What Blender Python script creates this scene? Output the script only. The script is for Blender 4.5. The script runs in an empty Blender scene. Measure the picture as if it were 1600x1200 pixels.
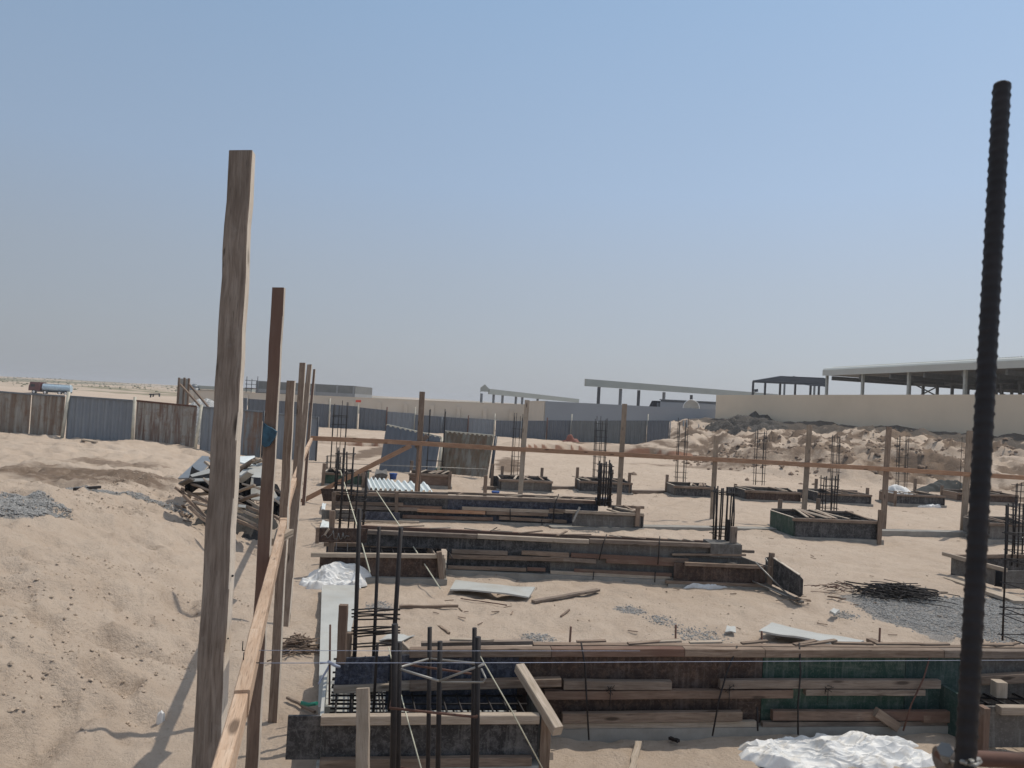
import bpy, math, random
import numpy as np
from mathutils import Vector, Matrix
scn = bpy.context.scene
col = scn.collection
random.seed(11)
R_ = random.Random(7)
# ------------------------------------------------------------------ camera
FPX = 1200.0; EYE = 2.5
PITCH = math.radians(1.573); ROLL = math.radians(3.1)
cam_d = bpy.data.cameras.new('camera'); cam = bpy.data.objects.new('camera', cam_d); col.objects.link(cam)
scn.camera = cam
CM = Matrix.Rotation(math.radians(90) + PITCH, 3, 'X') @ Matrix.Rotation(ROLL, 3, 'Z')
cam.matrix_world = Matrix.Translation((0, 0, EYE)) @ CM.to_4x4()
cam_d.sensor_fit = 'HORIZONTAL'; cam_d.sensor_width = 36.0; cam_d.lens = 36.0 * FPX / 1600
cam_d.clip_start = 0.05; cam_d.clip_end = 9000
cam_d.dof.use_dof = True; cam_d.dof.focus_distance = 11.0; cam_d.dof.aperture_fstop = 12.0
# ------------------------------------------------------------------ sky and sun
SHX, SHY = -0.42, -0.34                       # shadow offset per metre of height
sun_dir = Vector((-SHX, -SHY, 1)).normalized()
world = bpy.data.worlds.new('World'); scn.world = world; world.use_nodes = True
wt = world.node_tree; wn = wt.nodes; wl = wt.links
bg = wn['Background']
sky = wn.new('ShaderNodeTexSky'); sky.sky_type = 'NISHITA'; sky.sun_disc = False
sky.sun_elevation = math.asin(sun_dir.z); sky.sun_rotation = math.atan2(sun_dir.x, sun_dir.y)
sky.air_density = 1.0; sky.dust_density = 2.0; sky.ozone_density = 1.0
tc = wn.new('ShaderNodeTexCoord'); sx = wn.new('ShaderNodeSeparateXYZ'); wl.new(tc.outputs['Generated'], sx.inputs[0])
rp = wn.new('ShaderNodeValToRGB'); wl.new(sx.outputs['Z'], rp.inputs[0])
def lin(c):
    return tuple(((v/255)/12.92 if v/255 <= .04045 else ((v/255+.055)/1.055)**2.4) for v in c)
el = rp.color_ramp.elements
SK = 0.12
stops = [(0.0, (171,176,183)), (0.06, (171,178,187)), (0.16, (168,180,195)), (0.27, (161,182,208)), (0.48, (146,175,208)), (0.7, (172,185,203)), (1.0, (198,203,209))]
el[0].position = 0; el[0].color = (*[c/SK for c in lin(stops[0][1])], 1); el[1].position = 1; el[1].color = (*[c/SK for c in lin(stops[-1][1])], 1)
for p, c in stops[1:-1]:
    e = el.new(p); e.color = (*[k/SK for k in lin(c)], 1)
mx = wn.new('ShaderNodeMix'); mx.data_type = 'RGBA'; mx.inputs[0].default_value = 0.9
wl.new(sky.outputs[0], mx.inputs[6]); wl.new(rp.outputs[0], mx.inputs[7]); 
gx = wn.new('ShaderNodeMath'); gx.operation = 'MULTIPLY_ADD'; gx.inputs[1].default_value = .27; gx.inputs[2].default_value = 1.01; wl.new(sx.outputs['X'], gx.inputs[0])
nz = wn.new('ShaderNodeTexNoise'); nz.inputs['Scale'].default_value = 1.6; nz.inputs['Detail'].default_value = 3; wl.new(tc.outputs['Generated'], nz.inputs['Vector'])
g2_ = wn.new('ShaderNodeMath'); g2_.operation = 'MULTIPLY_ADD'; g2_.inputs[1].default_value = .06; g2_.inputs[2].default_value = -.03; wl.new(nz.outputs[0], g2_.inputs[0])
g3_ = wn.new('ShaderNodeMath'); g3_.operation = 'ADD'; wl.new(gx.outputs[0], g3_.inputs[0]); wl.new(g2_.outputs[0], g3_.inputs[1])
vm = wn.new('ShaderNodeVectorMath'); vm.operation = 'SCALE'; wl.new(mx.outputs[2], vm.inputs[0]); wl.new(g3_.outputs[0], vm.inputs['Scale']); wl.new(vm.outputs[0], bg.inputs[0])
bg.inputs[1].default_value = SK
sun_d = bpy.data.lights.new('sun', 'SUN'); sun = bpy.data.objects.new('sun', sun_d); col.objects.link(sun)
sun_d.energy = 2.8; sun_d.angle = math.radians(0.6); sun_d.color = (1.0, 0.93, 0.82)
sun.rotation_euler = sun_dir.to_track_quat('Z', 'Y').to_euler(); sun.location = (10, 15, 40)
scn.view_settings.view_transform = 'Standard'; scn.view_settings.look = 'None'; scn.view_settings.exposure = 0; scn.view_settings.gamma = 1
scn.render.engine = 'CYCLES'; scn.cycles.max_bounces = 6; scn.cycles.diffuse_bounces = 3; scn.cycles.transparent_max_bounces = 8
# ------------------------------------------------------------------ pixel helpers (photo 1600x1200 -> points in the place)
def ray(u, v): return CM @ Vector(((u-800)/FPX, (600-v)/FPX, -1))
def Q(u, v, d):
    r = ray(u, v); return Vector((0, 0, EYE)) + r*(d/r.y)
def G(u, v, z=0.0):
    r = ray(u, v); return Vector((0, 0, EYE)) + r*((z-EYE)/r.z)
def proj(p):
    q = CM.transposed() @ (Vector(p)-Vector((0, 0, EYE))); return 800 - FPX*q.x/q.z, 600 + FPX*q.y/q.z
# ------------------------------------------------------------------ numpy noise
def _h(ix, iy, s):
    n = (ix*374761393 + iy*668265263 + s*974634777) & 0xffffffff
    n = ((n ^ (n >> 13))*1274126177) & 0xffffffff
    return ((n ^ (n >> 16)) & 0xffff)/65535.0*2-1
def vn(x, y, s=0):
    x = np.asarray(x, float); y = np.asarray(y, float)
    ix = np.floor(x).astype(np.int64); iy = np.floor(y).astype(np.int64); fx = x-ix; fy = y-iy
    fx = fx*fx*fx*(fx*(fx*6-15)+10); fy = fy*fy*fy*(fy*(fy*6-15)+10)
    a = _h(ix, iy, s); b = _h(ix+1, iy, s); c = _h(ix, iy+1, s); d = _h(ix+1, iy+1, s)
    return (a*(1-fx)+b*fx)*(1-fy)+(c*(1-fx)+d*fx)*fy
def fbm(x, y, o=4, s=0, g=.5):
    t = 0; a = 1; x = np.asarray(x, float); y = np.asarray(y, float)
    for i in range(o):
        t = t+a*vn(x, y, s+i*17); x, y = x*1.93*.8-y*1.93*.6+3.1, x*1.93*.6+y*1.93*.8+1.7; a *= g
    return t
def tn(x, y, s=0):
    """height of a crumpled, faceted sheet"""
    i = math.floor(x); j = math.floor(y); u = x-i; w = y-j
    hh = lambda a, b: float(_h(np.int64(a), np.int64(b), s))
    if u+w < 1: return hh(i, j)*(1-u-w)+hh(i+1, j)*u+hh(i, j+1)*w
    return hh(i+1, j+1)*(u+w-1)+hh(i+1, j)*(1-w)+hh(i, j+1)*(1-u)
def ss(a, b, x):
    t = np.clip((x-a)/(b-a), 0, 1); return t*t*(3-2*t)
# ------------------------------------------------------------------ terrain
W1 = Vector((17.8, 66.8)); W2 = Vector((28.4, 42.6))
WD = (W2-W1).normalized(); WN = Vector((WD.y, -WD.x))
if WN.x > 0: WN = -WN
pit = G(945, 704); pit2 = G(545, 694)
def fields(x, y):
    x = np.asarray(x, float); y = np.asarray(y, float)
    r = np.sqrt(x*x+y*y)
    XL = -1.9-.245*(y-6)
    s = XL-.15-x+.25*vn(x*.5, y*.5, 3)
    bank = .95*ss(0, 3.6, s)*(1-.45*ss(11.2, 13.5, y))*(1-.5*ss(26, 34, y))
    bank *= ss(-6, -1, y+2)*1.0
    bank = bank*(1-.75*ss(16, 24, y)*ss(-14, -7.5, x)) + .12*ss(2, 9, s)*vn(x*.35, y*.35, 8)
    camm = 1.0*np.exp(-((x-.2)**2+(y+.8)**2)/3.2)
    t = (x-W1.x)*WN.x+(y-W1.y)*WN.y                      # distance from wall towards the site
    al = (x-W1.x)*WD.x+(y-W1.y)*WD.y
    edge = 7+12.5*ss(2, 26, al)-6.5*ss(28, 36, al)+1.2*vn(al*.22, 0*al, 5)+.8*vn(al*.6, t*.15, 6)
    berm = 1.85*np.clip(1-(t-1)/np.maximum(edge-1, 4), 0, 1)**.82*ss(-14, -3, al); berm = np.where(t < 1, 1.85*ss(-14, -3, al), berm)
    lum = np.clip(.75*fbm(al*.45+t*.35, t*.9-al*.25, 5, 21, .6)+.5*(1-2*np.abs(vn(al*.7+t*.6, t*.5-al*.3, 23))), -1, 1.3)
    berm = berm+berm*(1.97-berm)*.30*lum+.16*lum*ss(.02, .25, berm)*(t > 1.5)
    berm = berm+.5*(1-ss(.4, 2.6, t))*(t > -.3)*ss(-6, 1, al)*(1+.35*fbm(al*.8, t, 3, 25))
    berm = np.where(t < -.3, 1.6*ss(-14, -3, al), berm)
    tq = t*.30+al*.10+1.3*fbm(al*.16+t*.07, t*.14, 4, 27); SCF = tq-np.floor(tq); msk = ss(-.25, .35, vn(al*.33, t*.3, 28))*(t > 1.5)*ss(0, .12, berm)
    berm = berm+.5*SCF*np.where(SCF > .93, (1-SCF)/.07, 1)*msk*(1-.5*ss(.55, .95, (t/np.maximum(edge, 5))))
    mnd = .75*np.exp(-(((x-11.3)/2.2)**2+((y-53.5)/1.8)**2))
    dp = np.sqrt(((x-pit.x)/5.2)**2+((y-pit.y)/2.2)**2)+.12*vn(x*.6, y*.6, 12)
    pitd = (-1.0*(1-ss(.86, .98, dp))+.25*np.exp(-((dp-1.12)/.12)**2)*(y > pit.y))
    dp2 = np.sqrt(((x-pit2.x)/3.6)**2+((y-pit2.y)/1.6)**2)+.12*vn(x*.6, y*.6, 13)
    pitd = pitd-.75*(1-ss(.86, .98, dp2))+.3*np.exp(-((dp2-1.12)/.12)**2)*(y > pit2.y)
    site = 1-ss(0, .5, s)
    und = .05*fbm(x*.22, y*.22, 3, 31)
    fine = .020*fbm(x*1.6, y*1.6, 4, 41)+.009*fbm(x*6, y*7, 3, 43, .6)
    rough = ss(.1, 1.0, s)
    foot = -.085*np.clip(vn(x*2.3, y*2.6, 51)-.2, 0, 1)*(.5+rough)-.03*np.clip(vn(x*4.6, y*5.2, 52)-.35, 0, 1)
    rut = np.minimum(np.abs(x-1.2*np.sin(y*.21)-.62*y+7.5), np.abs(x-1.2*np.sin(y*.21)-.62*y+9.4)); foot = foot-.045*np.exp(-(rut/.13)**2)*(s < -.5)*(y > 10)*(y < 45)
    far = ss(70, 160, r)
    hill = far*(1.0+.9*fbm(x*.011, y*.011, 4, 61))+ss(250, 900, r)*(2.4+1.6*vn(x*.002, y*.002, 62)-2.2*ss(-300, 500, x))
    h = bank+camm+berm+mnd+pitd+und*ss(6, 14, r)*(1-far)+(fine+foot)*(1+1.0*rough)*(1-ss(60, 90, r))+hill
    rdg = (1-np.abs(vn(x*1.3+y*.9, y*1.5-x*1.9, 74)))**3+.6*(1-np.abs(vn(x*3.1+y*2.1, y*3.3-x*4.0, 75)))**3
    h = h+rough*.055*(rdg-.5)*(1-ss(16, 24, r))+rough*.05*fbm(x*1.1+y*.5, y*2.2-x*.8, 4, 71)*(1-ss(30, 50, r))
    fields.sc = ((SCF > .88) | (SCF < .16))*msk
    return h, s, t, al, dp, dp2, r
def hgt(x, y): return float(fields(np.array([x]), np.array([y]))[0][0])
def Gh(u, v):
    z = 0.0
    for _ in range(14):
        p = G(u, v, z); z = .5*z+.5*hgt(p.x, p.y)
    p = G(u, v, z); return Vector((p.x, p.y, hgt(p.x, p.y)))
# ------------------------------------------------------------------ node materials
def mat(name):
    m = bpy.data.materials.new(name); m.use_nodes = True; nt = m.node_tree; b = nt.nodes['Principled BSDF']; return m, nt, b
class NT:
    def __init__(s, nt): s.nt = nt
    def n(s, t, **k):
        x = s.nt.nodes.new(t)
        for a, v in k.items(): setattr(x, a, v)
        return x
    def l(s, a, b): s.nt.links.new(a, b)
    def coord(s, kind='Object', sc=(1,1,1), rnd=True):
        t = s.n('ShaderNodeTexCoord'); m = s.n('ShaderNodeMapping'); s.l(t.outputs[kind], m.inputs[0]); m.inputs['Scale'].default_value = sc
        if rnd:
            o = s.n('ShaderNodeObjectInfo'); c = s.n('ShaderNodeCombineXYZ'); q = s.n('ShaderNodeMath', operation='MULTIPLY'); q.inputs[1].default_value = 37.0
            s.l(o.outputs['Random'], q.inputs[0]); s.l(q.outputs[0], c.inputs[0]); s.l(q.outputs[0], c.inputs[1]); s.l(c.outputs[0], m.inputs['Location'])
        return m.outputs[0]
    def noise(s, vec, sc, det=4, rough=.55, dist=0):
        x = s.n('ShaderNodeTexNoise'); s.l(vec, x.inputs['Vector']); x.inputs['Scale'].default_value = sc; x.inputs['Detail'].default_value = det; x.inputs['Roughness'].default_value = rough; x.inputs['Distortion'].default_value = dist
        return x.outputs[0]
    def ramp(s, f, st):
        x = s.n('ShaderNodeValToRGB'); s.l(f, x.inputs[0]); e = x.color_ramp.elements
        def c4(c): return (c, c, c, 1) if isinstance(c, (int, float)) else (*c, 1)
        e[0].position = st[0][0]; e[0].color = c4(st[0][1]); e[1].position = st[-1][0]; e[1].color = c4(st[-1][1])
        for p, c in st[1:-1]:
            k = e.new(p); k.color = c4(c)
        return x.outputs[0]
    def mix(s, f, a, b, mode='MIX'):
        x = s.n('ShaderNodeMix', data_type='RGBA', blend_type=mode)
        for i, v in ((0, f), (6, a), (7, b)):
            if hasattr(v, 'is_linked') or hasattr(v, 'node'): s.l(v, x.inputs[i])
            elif i == 0: x.inputs[0].default_value = v
            else: x.inputs[i].default_value = (*v, 1) if len(v) == 3 else v
        return x.outputs[2]
    def math(s, op, a, b=0.5):
        x = s.n('ShaderNodeMath', operation=op)
        for i, v in ((0, a), (1, b)):
            if isinstance(v, (int, float)): x.inputs[i].default_value = v
            else: s.l(v, x.inputs[i])
        return x.outputs[0]
    def bump(s, h, st, d, b):
        x = s.n('ShaderNodeBump'); x.inputs['Strength'].default_value = st; x.inputs['Distance'].default_value = d; s.l(h, x.inputs['Height']); s.l(x.outputs[0], b.inputs['Normal'])
def wood(name, c1, c2, c3, stain=None, dark=.5):
    m, nt, b = mat(name); N = NT(nt)
    v = N.coord('UV', (1, 1, 1)); vs = N.coord('UV', (2.6, 30, 1)); vf = N.coord('UV', (6, 170, 1))
    g = N.noise(vs, 1.6, 5, .6, .6); f = N.noise(vf, 1.5, 3, .6)
    a = N.ramp(g, [(.3, c1), (.5, c2), (.72, c3)])
    big = N.noise(v, 1.7, 4, .6)
    a = N.mix(N.ramp(big, [(.4, 0.0), (.7, .55)]), a, tuple(k*dark for k in c1))
    a = N.mix(N.ramp(f, [(.56, 0.0), (.66, .6)]), a, tuple(k*.35 for k in c1))
    sp = N.noise(N.coord('UV', (1.5, 5, 1)), 4.0, 2, .5)
    a = N.mix(N.ramp(sp, [(.7, 0.0), (.76, .8)]), a, tuple(k*.3 for k in c1))
    vk = N.coord('UV', (2.2, 9, 1)); kn = N.n('ShaderNodeTexVoronoi'); N.l(vk, kn.inputs['Vector']); kn.inputs['Scale'].default_value = 1.0
    a = N.mix(N.ramp(kn.outputs['Distance'], [(.09, .9), (.16, 0.0)]), a, tuple(k*.28 for k in c1))
    cem = N.noise(v, 6, 5, .65)
    a = N.mix(N.ramp(cem, [(.6, 0.0), (.75, .35)]), a, (.4, .37, .33))
    if stain: a = N.mix(N.ramp(N.noise(v, 1.1, 3, .5), [(.45, 0.0), (.58, .8)]), a, stain)
    o = N.n('ShaderNodeObjectInfo'); a = N.mix(N.math('MULTIPLY', o.outputs['Random'], .3), a, (.12, .09, .07))
    N.l(a, b.inputs['Base Color']); b.inputs['Roughness'].default_value = .85; b.inputs['Specular IOR Level'].default_value = .25
    N.bump(N.math('ADD', g, f), .6, .004, b)
    return m
def ply(name, c1, c2, splash=(.30, .29, .28), amt=.5, streak=True, rough=.45, fleck=None):
    m, nt, b = mat(name); N = NT(nt)
    v = N.coord('Object'); vs = N.coord('Object', (14, 14, 1.4)); vh = N.coord('Object', (1.2, 1.2, 16))
    a = N.mix(N.ramp(N.noise(v, 2.2, 5, .65), [(.35, 0.0), (.65, 1.0)]), c1, c2)
    fl = fleck or tuple(min(1, k*2.6+.02) for k in c2)
    a = N.mix(N.ramp(N.noise(v, 17, 5, .8, .5), [(.48, 0.0), (.62, .75)]), a, fl)
    n1 = N.noise(v, 5, 7, .8); a = N.mix(N.ramp(n1, [(.5, 0.0), (.66, amt)]), a, splash)
    if streak:
        a = N.mix(N.ramp(N.noise(vs, 1.5, 5, .65), [(.53, 0.0), (.68, amt*1.1)]), a, splash)
        a = N.mix(N.ramp(N.noise(vh, 1.3, 5, .65), [(.58, 0.0), (.7, amt*.7)]), a, splash)
    fine = N.noise(v, 60, 3, .7); a = N.mix(N.ramp(fine, [(.56, 0.0), (.66, amt)]), a, splash)
    N.l(a, b.inputs['Base Color']); b.inputs['Roughness'].default_value = rough+.2; b.inputs['Specular IOR Level'].default_value = .3
    N.bump(n1, .35, .003, b); return m
def plain(name, c, rough=.7, metal=0, var=.2, sc=5, bump=.2, bd=.003, dirt=None):
    m, nt, b = mat(name); N = NT(nt); v = N.coord('Object')
    n1 = N.noise(v, sc, 6, .65); a = N.mix(N.ramp(n1, [(.3, 0.0), (.7, 1.0)]), tuple(k*(1-var) for k in c), tuple(min(1, k*(1+var)) for k in c))
    if dirt: a = N.mix(N.ramp(N.noise(v, sc*.6, 6, .7), [(.5, 0.0), (.7, .7)]), a, dirt)
    N.l(a, b.inputs['Base Color']); b.inputs['Roughness'].default_value = rough; b.inputs['Metallic'].default_value = metal
    N.bump(n1, bump, bd, b); return m
def sheetmat(name, c, rust=0, rustc=(.11, .05, .03), pale=(.33, .31, .28)):
    m, nt, b = mat(name); N = NT(nt); v = N.coord('Object'); vs = N.coord('Object', (7, 7, .55)); 
    a = N.mix(N.ramp(N.noise(vs, 1.2, 4, .6), [(.35, 0.0), (.7, .6)]), c, tuple(k*.7 for k in c))
    a = N.mix(N.ramp(N.noise(v, 1.6, 5, .6), [(.45, 0.0), (.75, .5)]), a, pale)
    if rust:
        r1 = N.noise(vs, .9, 5, .7, .3); a = N.mix(N.ramp(r1, [(.5-rust*.22, 0.0), (.62-rust*.15, .92)]), a, rustc)
        a = N.mix(N.ramp(N.noise(v, 5, 5, .7), [(.52, 0.0), (.68, .7)]), a, (.17, .09, .05))
        a = N.mix(N.ramp(N.noise(v, .8, 5, .6), [(.5, 0.0), (.68, .55)]), a, (.21, .19, .16))
    N.l(a, b.inputs['Base Color']); b.inputs['Roughness'].default_value = .55; b.inputs['Metallic'].default_value = .0
    return m
M = {}
M['wood'] = wood('weathered_timber', (.175, .12, .085), (.275, .20, .15), (.37, .29, .22))
M['woodgrey'] = wood('grey_timber', (.165, .125, .098), (.255, .20, .16), (.345, .285, .235))
M['woodred'] = wood('red_stained_timber', (.15, .10, .075), (.225, .15, .11), (.29, .21, .16), stain=(.15, .08, .06))
M['pine'] = wood('fresh_pine', (.50, .33, .22), (.62, .44, .31), (.70, .54, .41), dark=.75)
M['pineo'] = wood('orange_board', (.36, .19, .11), (.46, .27, .165), (.55, .36, .24), dark=.75)
M['woodlight'] = wood('sun_bleached_timber', (.36, .29, .22), (.45, .37, .29), (.55, .46, .38), dark=.8)
M['plyblack'] = ply('black_film_plywood', (.022, .021, .023), (.04, .038, .038), (.19, .18, .17), .5)
M['plynavy'] = ply('navy_film_plywood', (.016, .019, .034), (.03, .034, .05), (.2, .2, .21), .35)
M['plybrown'] = ply('brown_film_plywood', (.034, .019, .014), (.055, .032, .024), (.17, .13, .11), .4, fleck=(.13, .08, .055))
M['plygreen'] = ply('green_film_plywood', (.016, .045, .032), (.026, .07, .048), (.17, .185, .16), .4, fleck=(.045, .075, .055))
M['plyteal'] = ply('teal_film_plywood', (.018, .040, .036), (.026, .058, .050), (.14, .16, .15), .4, fleck=(.04, .075, .065))
M['plygrey'] = ply('cement_stained_plywood', (.085, .075, .066), (.125, .112, .10), (.24, .23, .21), .5, fleck=(.15, .135, .12))
M['plyslab'] = plain('pale_board', (.41, .41, .385), .6, var=.1, sc=2.5, bump=.15, dirt=(.36, .33, .28))
M['concrete'] = plain('blinding_concrete', (.27, .25, .22), .9, var=.22, sc=4, bump=.5, bd=.006)
M['rebar'] = plain('dark_rebar', (.020, .016, .016), .62, .35, var=.3, sc=30, bump=.3)
M['rust'] = plain('rusty_rebar', (.11, .055, .04), .8, .2, var=.35, sc=20, bump=.3)
M['wire'] = plain('wire', (.30, .29, .27), .5, .4)
M['rope'] = plain('pale_rope', (.56, .54, .42), .9)
M['string'] = plain('blue_string', (.30, .33, .42), .8)
M['blue'] = sheetmat('blue_grey_sheet', (.205, .225, .25), 0, pale=(.26, .28, .29))
M['bluedk'] = sheetmat('dark_blue_sheet', (.12, .134, .155), 0, pale=(.155, .168, .185))
M['greysh'] = sheetmat('grey_sheet', (.15, .16, .16), 0, pale=(.18, .185, .18))
M['rusty'] = sheetmat('rusty_sheet', (.33, .315, .285), .32, rustc=(.125, .07, .05))
M['rustbrown'] = sheetmat('brown_rusty_sheet', (.31, .285, .245), .28, rustc=(.17, .115, .08))
M['bluerust'] = sheetmat('rust_streaked_blue_sheet', (.19, .21, .22), .45, rustc=(.18, .10, .06))
M['olive'] = sheetmat('olive_rusty_sheet', (.21, .195, .15), .35, rustc=(.13, .085, .045))
M['whitesh'] = sheetmat('white_sheet', (.70, .74, .73), 0, pale=(.78, .8, .79))
M['pipe'] = plain('cream_pipe', (.50, .47, .38), .5, 0, dirt=(.3, .25, .2))
M['wallbeige'] = plain('beige_render', (.73, .61, .46), .9, var=.05, sc=.35, bump=.05)
M['wallfar'] = plain('pale_beige_render', (.56, .49, .40), .9, var=.07, sc=.25, bump=.05)
M['wallgrey'] = plain('grey_render', (.31, .325, .345), .9, var=.05, sc=.3, bump=.05)
M['block'] = plain('grey_blockwork', (.17, .175, .17), .9, var=.15, sc=1.5)
M['blocklt'] = plain('grey_plaster', (.27, .28, .285), .9, var=.1, sc=1.5)
M['dark'] = plain('dark_opening', (.03, .033, .04), .7)
M['dark'].node_tree.nodes['Principled BSDF'].inputs['Specular IOR Level'].default_value = 0
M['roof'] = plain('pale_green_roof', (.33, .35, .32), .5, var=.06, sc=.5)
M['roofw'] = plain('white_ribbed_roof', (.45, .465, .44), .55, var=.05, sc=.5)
M['steel'] = plain('grey_steel', (.15, .165, .18), .5, .2)
M['steeldk'] = plain('dark_steel', (.045, .05, .06), .5, .2)
M['steelpale'] = plain('pale_steel', (.36, .38, .36), .5, 0)
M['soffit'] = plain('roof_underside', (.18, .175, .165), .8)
M['plastic'] = plain('white_plastic', (.70, .69, .67), .5, var=.06, sc=14, bump=.25, bd=.006, dirt=(.52, .46, .38))
M['black'] = plain('black_plastic', (.010, .010, .011), .75); M['black'].node_tree.nodes['Principled BSDF'].inputs['Specular IOR Level'].default_value = .1
M['bluepl'] = plain('blue_plastic', (.02, .07, .26), .4)
M['greenpl'] = plain('green_plastic', (.02, .20, .13), .4)
M['cab'] = plain('dark_red_paint', (.10, .028, .026), .4)
M['tank'] = plain('pale_blue_paint', (.42, .54, .62), .4)
M['tankw'] = plain('white_paint', (.72, .72, .70), .45)
M['tyre'] = plain('tyre_rubber', (.02, .02, .02), .9)
M['woodfar'] = wood('tan_timber', (.27, .205, .15), (.36, .28, .21), (.45, .37, .29))
M['woodpale'] = wood('pale_edge_sunlit_side', (.62, .53, .43), (.70, .61, .51), (.76, .68, .58), dark=.85)  # pale plywood edges, and sunlight painted onto the left posts' right sides
M['stone'] = plain('grey_gravel', (.27, .262, .25), .9, var=.45, sc=28)
M['clod'] = plain('sand_clod', (.42, .33, .25), .95, var=.3, sc=20)
M['orange'] = plain('orange_net', (.22, .07, .045), .7)
M['redwhite'] = plain('red_lamp', (.62, .08, .05), .5)
# ------------------------------------------------------------------ mesh builder
class MB:
    def __init__(s): s.v = []; s.f = []; s.uv = []; s.sm = []
    def quad(s, pts, uv=None, sm=False):
        n = len(s.v); s.v += [tuple(p) for p in pts]; s.f.append(tuple(range(n, n+len(pts))))
        s.uv += uv if uv else [(0, 0)]*len(pts); s.sm.append(sm)
    def beam(s, a, b, w, h, up=(0, 0, 1), seg=1, jit=0, w2=None, h2=None):
        a = Vector(a); b = Vector(b); d = b-a; L = d.length; d.normalize()
        up = Vector(up); sd = d.cross(up)
        if sd.length < 1e-4: sd = d.cross(Vector((0, 1, 0)))
        sd.normalize(); up = sd.cross(d).normalized()
        w2 = w2 or w; h2 = h2 or h; uo = R_.random()*50; vo = R_.random()*50
        rings = []
        for i in range(seg+1):
            t = i/seg; c = a.lerp(b, t); ww = w+(w2-w)*t; hh = h+(h2-h)*t
            if jit: c = c+sd*R_.uniform(-jit, jit)+up*R_.uniform(-jit, jit)
            bv = min(ww, hh)*.07
            pr = [(-ww/2+bv, -hh/2), (ww/2-bv, -hh/2), (ww/2, -hh/2+bv), (ww/2, hh/2-bv), (ww/2-bv, hh/2), (-ww/2+bv, hh/2), (-ww/2, hh/2-bv), (-ww/2, -hh/2+bv)]
            rings.append([c+sd*(x+(R_.uniform(-jit, jit)*.5 if jit else 0))+up*(y+(R_.uniform(-jit, jit)*.5 if jit else 0)) for x, y in pr])
        n = len(s.v)
        for r in rings: s.v += [tuple(p) for p in r]
        per = [0, w, w+.01, w+h, w+h+.01, 2*w+h, 2*w+h+.01, 2*w+2*h, 2*w+2*h+.01]
        for i in range(seg):
            for k in range(8):
                k2 = (k+1) % 8; A = n+i*8
                s.f.append((A+k, A+8+k, A+8+k2, A+k2)); u0 = uo+L*i/seg; u1 = uo+L*(i+1)/seg
                s.uv += [(u0, vo+per[k]), (u1, vo+per[k]), (u1, vo+per[k+1]), (u0, vo+per[k+1])]; s.sm.append(False)
        for base, rev in ((n, False), (n+seg*8, True)):
            idx = [base+k for k in range(8)]
            if rev: idx = idx[::-1]
            s.f.append(tuple(idx)); s.uv += [(uo+.01*k, vo+.02*k) for k in range(8)]; s.sm.append(False)
    def rod(s, a, b, r, n=6, r2=None, cap=True):
        s.tube([a, b], r, n, r2)
    def tube(s, pts, r, n=6, r2=None):
        pts = [Vector(p) for p in pts]; m = len(pts); base = len(s.v); r2 = r if r2 is None else r2
        for i, p in enumerate(pts):
            d = (pts[min(i+1, m-1)]-pts[max(i-1, 0)]).normalized(); x = d.cross(Vector((0, 0, 1)))
            if x.length < .05: x = d.cross(Vector((0, 1, 0)))
            x.normalize(); y = d.cross(x); rr = r+(r2-r)*i/(m-1)
            for k in range(n):
                q = 2*math.pi*k/n; s.v.append(tuple(p+x*math.cos(q)*rr+y*math.sin(q)*rr))
        for i in range(m-1):
            for k in range(n):
                A = base+i*n; k2 = (k+1) % n; s.f.append((A+k, A+k2, A+n+k2, A+n+k)); s.uv += [(i*.3, k/n), (i*.3, (k+1)/n), (i*.3+.3, (k+1)/n), (i*.3+.3, k/n)]; s.sm.append(True)
        for bb, rv in ((base, True), (base+(m-1)*n, False)):
            idx = [bb+k for k in range(n)]
            if rv: idx = idx[::-1]
            s.f.append(tuple(idx)); s.uv += [(0, 0)]*n; s.sm.append(False)
    def box(s, c, d, e1=(1, 0, 0), e2=(0, 1, 0)):
        c = Vector(c); e1 = Vector(e1).normalized(); s.beam(c-e1*d[0]/2, c+e1*d[0]/2, d[1], d[2])
    def prism(s, poly, ext):
        """poly: list of points (planar), extruded by vector ext"""
        ext = Vector(ext); P = [Vector(p) for p in poly]; n = len(P)
        s.quad(P, [(p.x, p.z) for p in P]); s.quad([p+ext for p in P][::-1], [(p.x, p.z) for p in P][::-1])
        for i in range(n):
            a, b = P[i], P[(i+1) % n]; s.quad([a, a+ext, b+ext, b], [(a.x, a.z), (a.x, a.z+.02), (b.x, b.z+.02), (b.x, b.z)])
    def grid(s, fn, nu, nv, sm=True):
        base = len(s.v)
        for j in range(nv+1):
            for i in range(nu+1): s.v.append(tuple(fn(i/nu, j/nv)))
        for j in range(nv):
            for i in range(nu):
                A = base+j*(nu+1)+i; s.f.append((A, A+1, A+nu+2, A+nu+1)); s.uv += [(i/nu, j/nv), ((i+1)/nu, j/nv), ((i+1)/nu, (j+1)/nv), (i/nu, (j+1)/nv)]; s.sm.append(sm)
    def stone(s, c, r, rn):
        c = Vector(c); base = len(s.v); n = 5
        sx_, sy_, sz_ = rn.uniform(.7, 1.3), rn.uniform(.7, 1.3), rn.uniform(.5, .9); a0 = rn.random()*6
        s.v.append(tuple(c+Vector((0, 0, r*sz_))))
        for lv, zz, rr in ((0, .35, .8), (1, -.35, .95)):
            for k in range(n):
                q = a0+2*math.pi*(k+.5*lv)/n; j = rn.uniform(.75, 1.2); s.v.append((c.x+math.cos(q)*r*rr*sx_*j, c.y+math.sin(q)*r*rr*sy_*j, c.z+zz*r*sz_))
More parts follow.
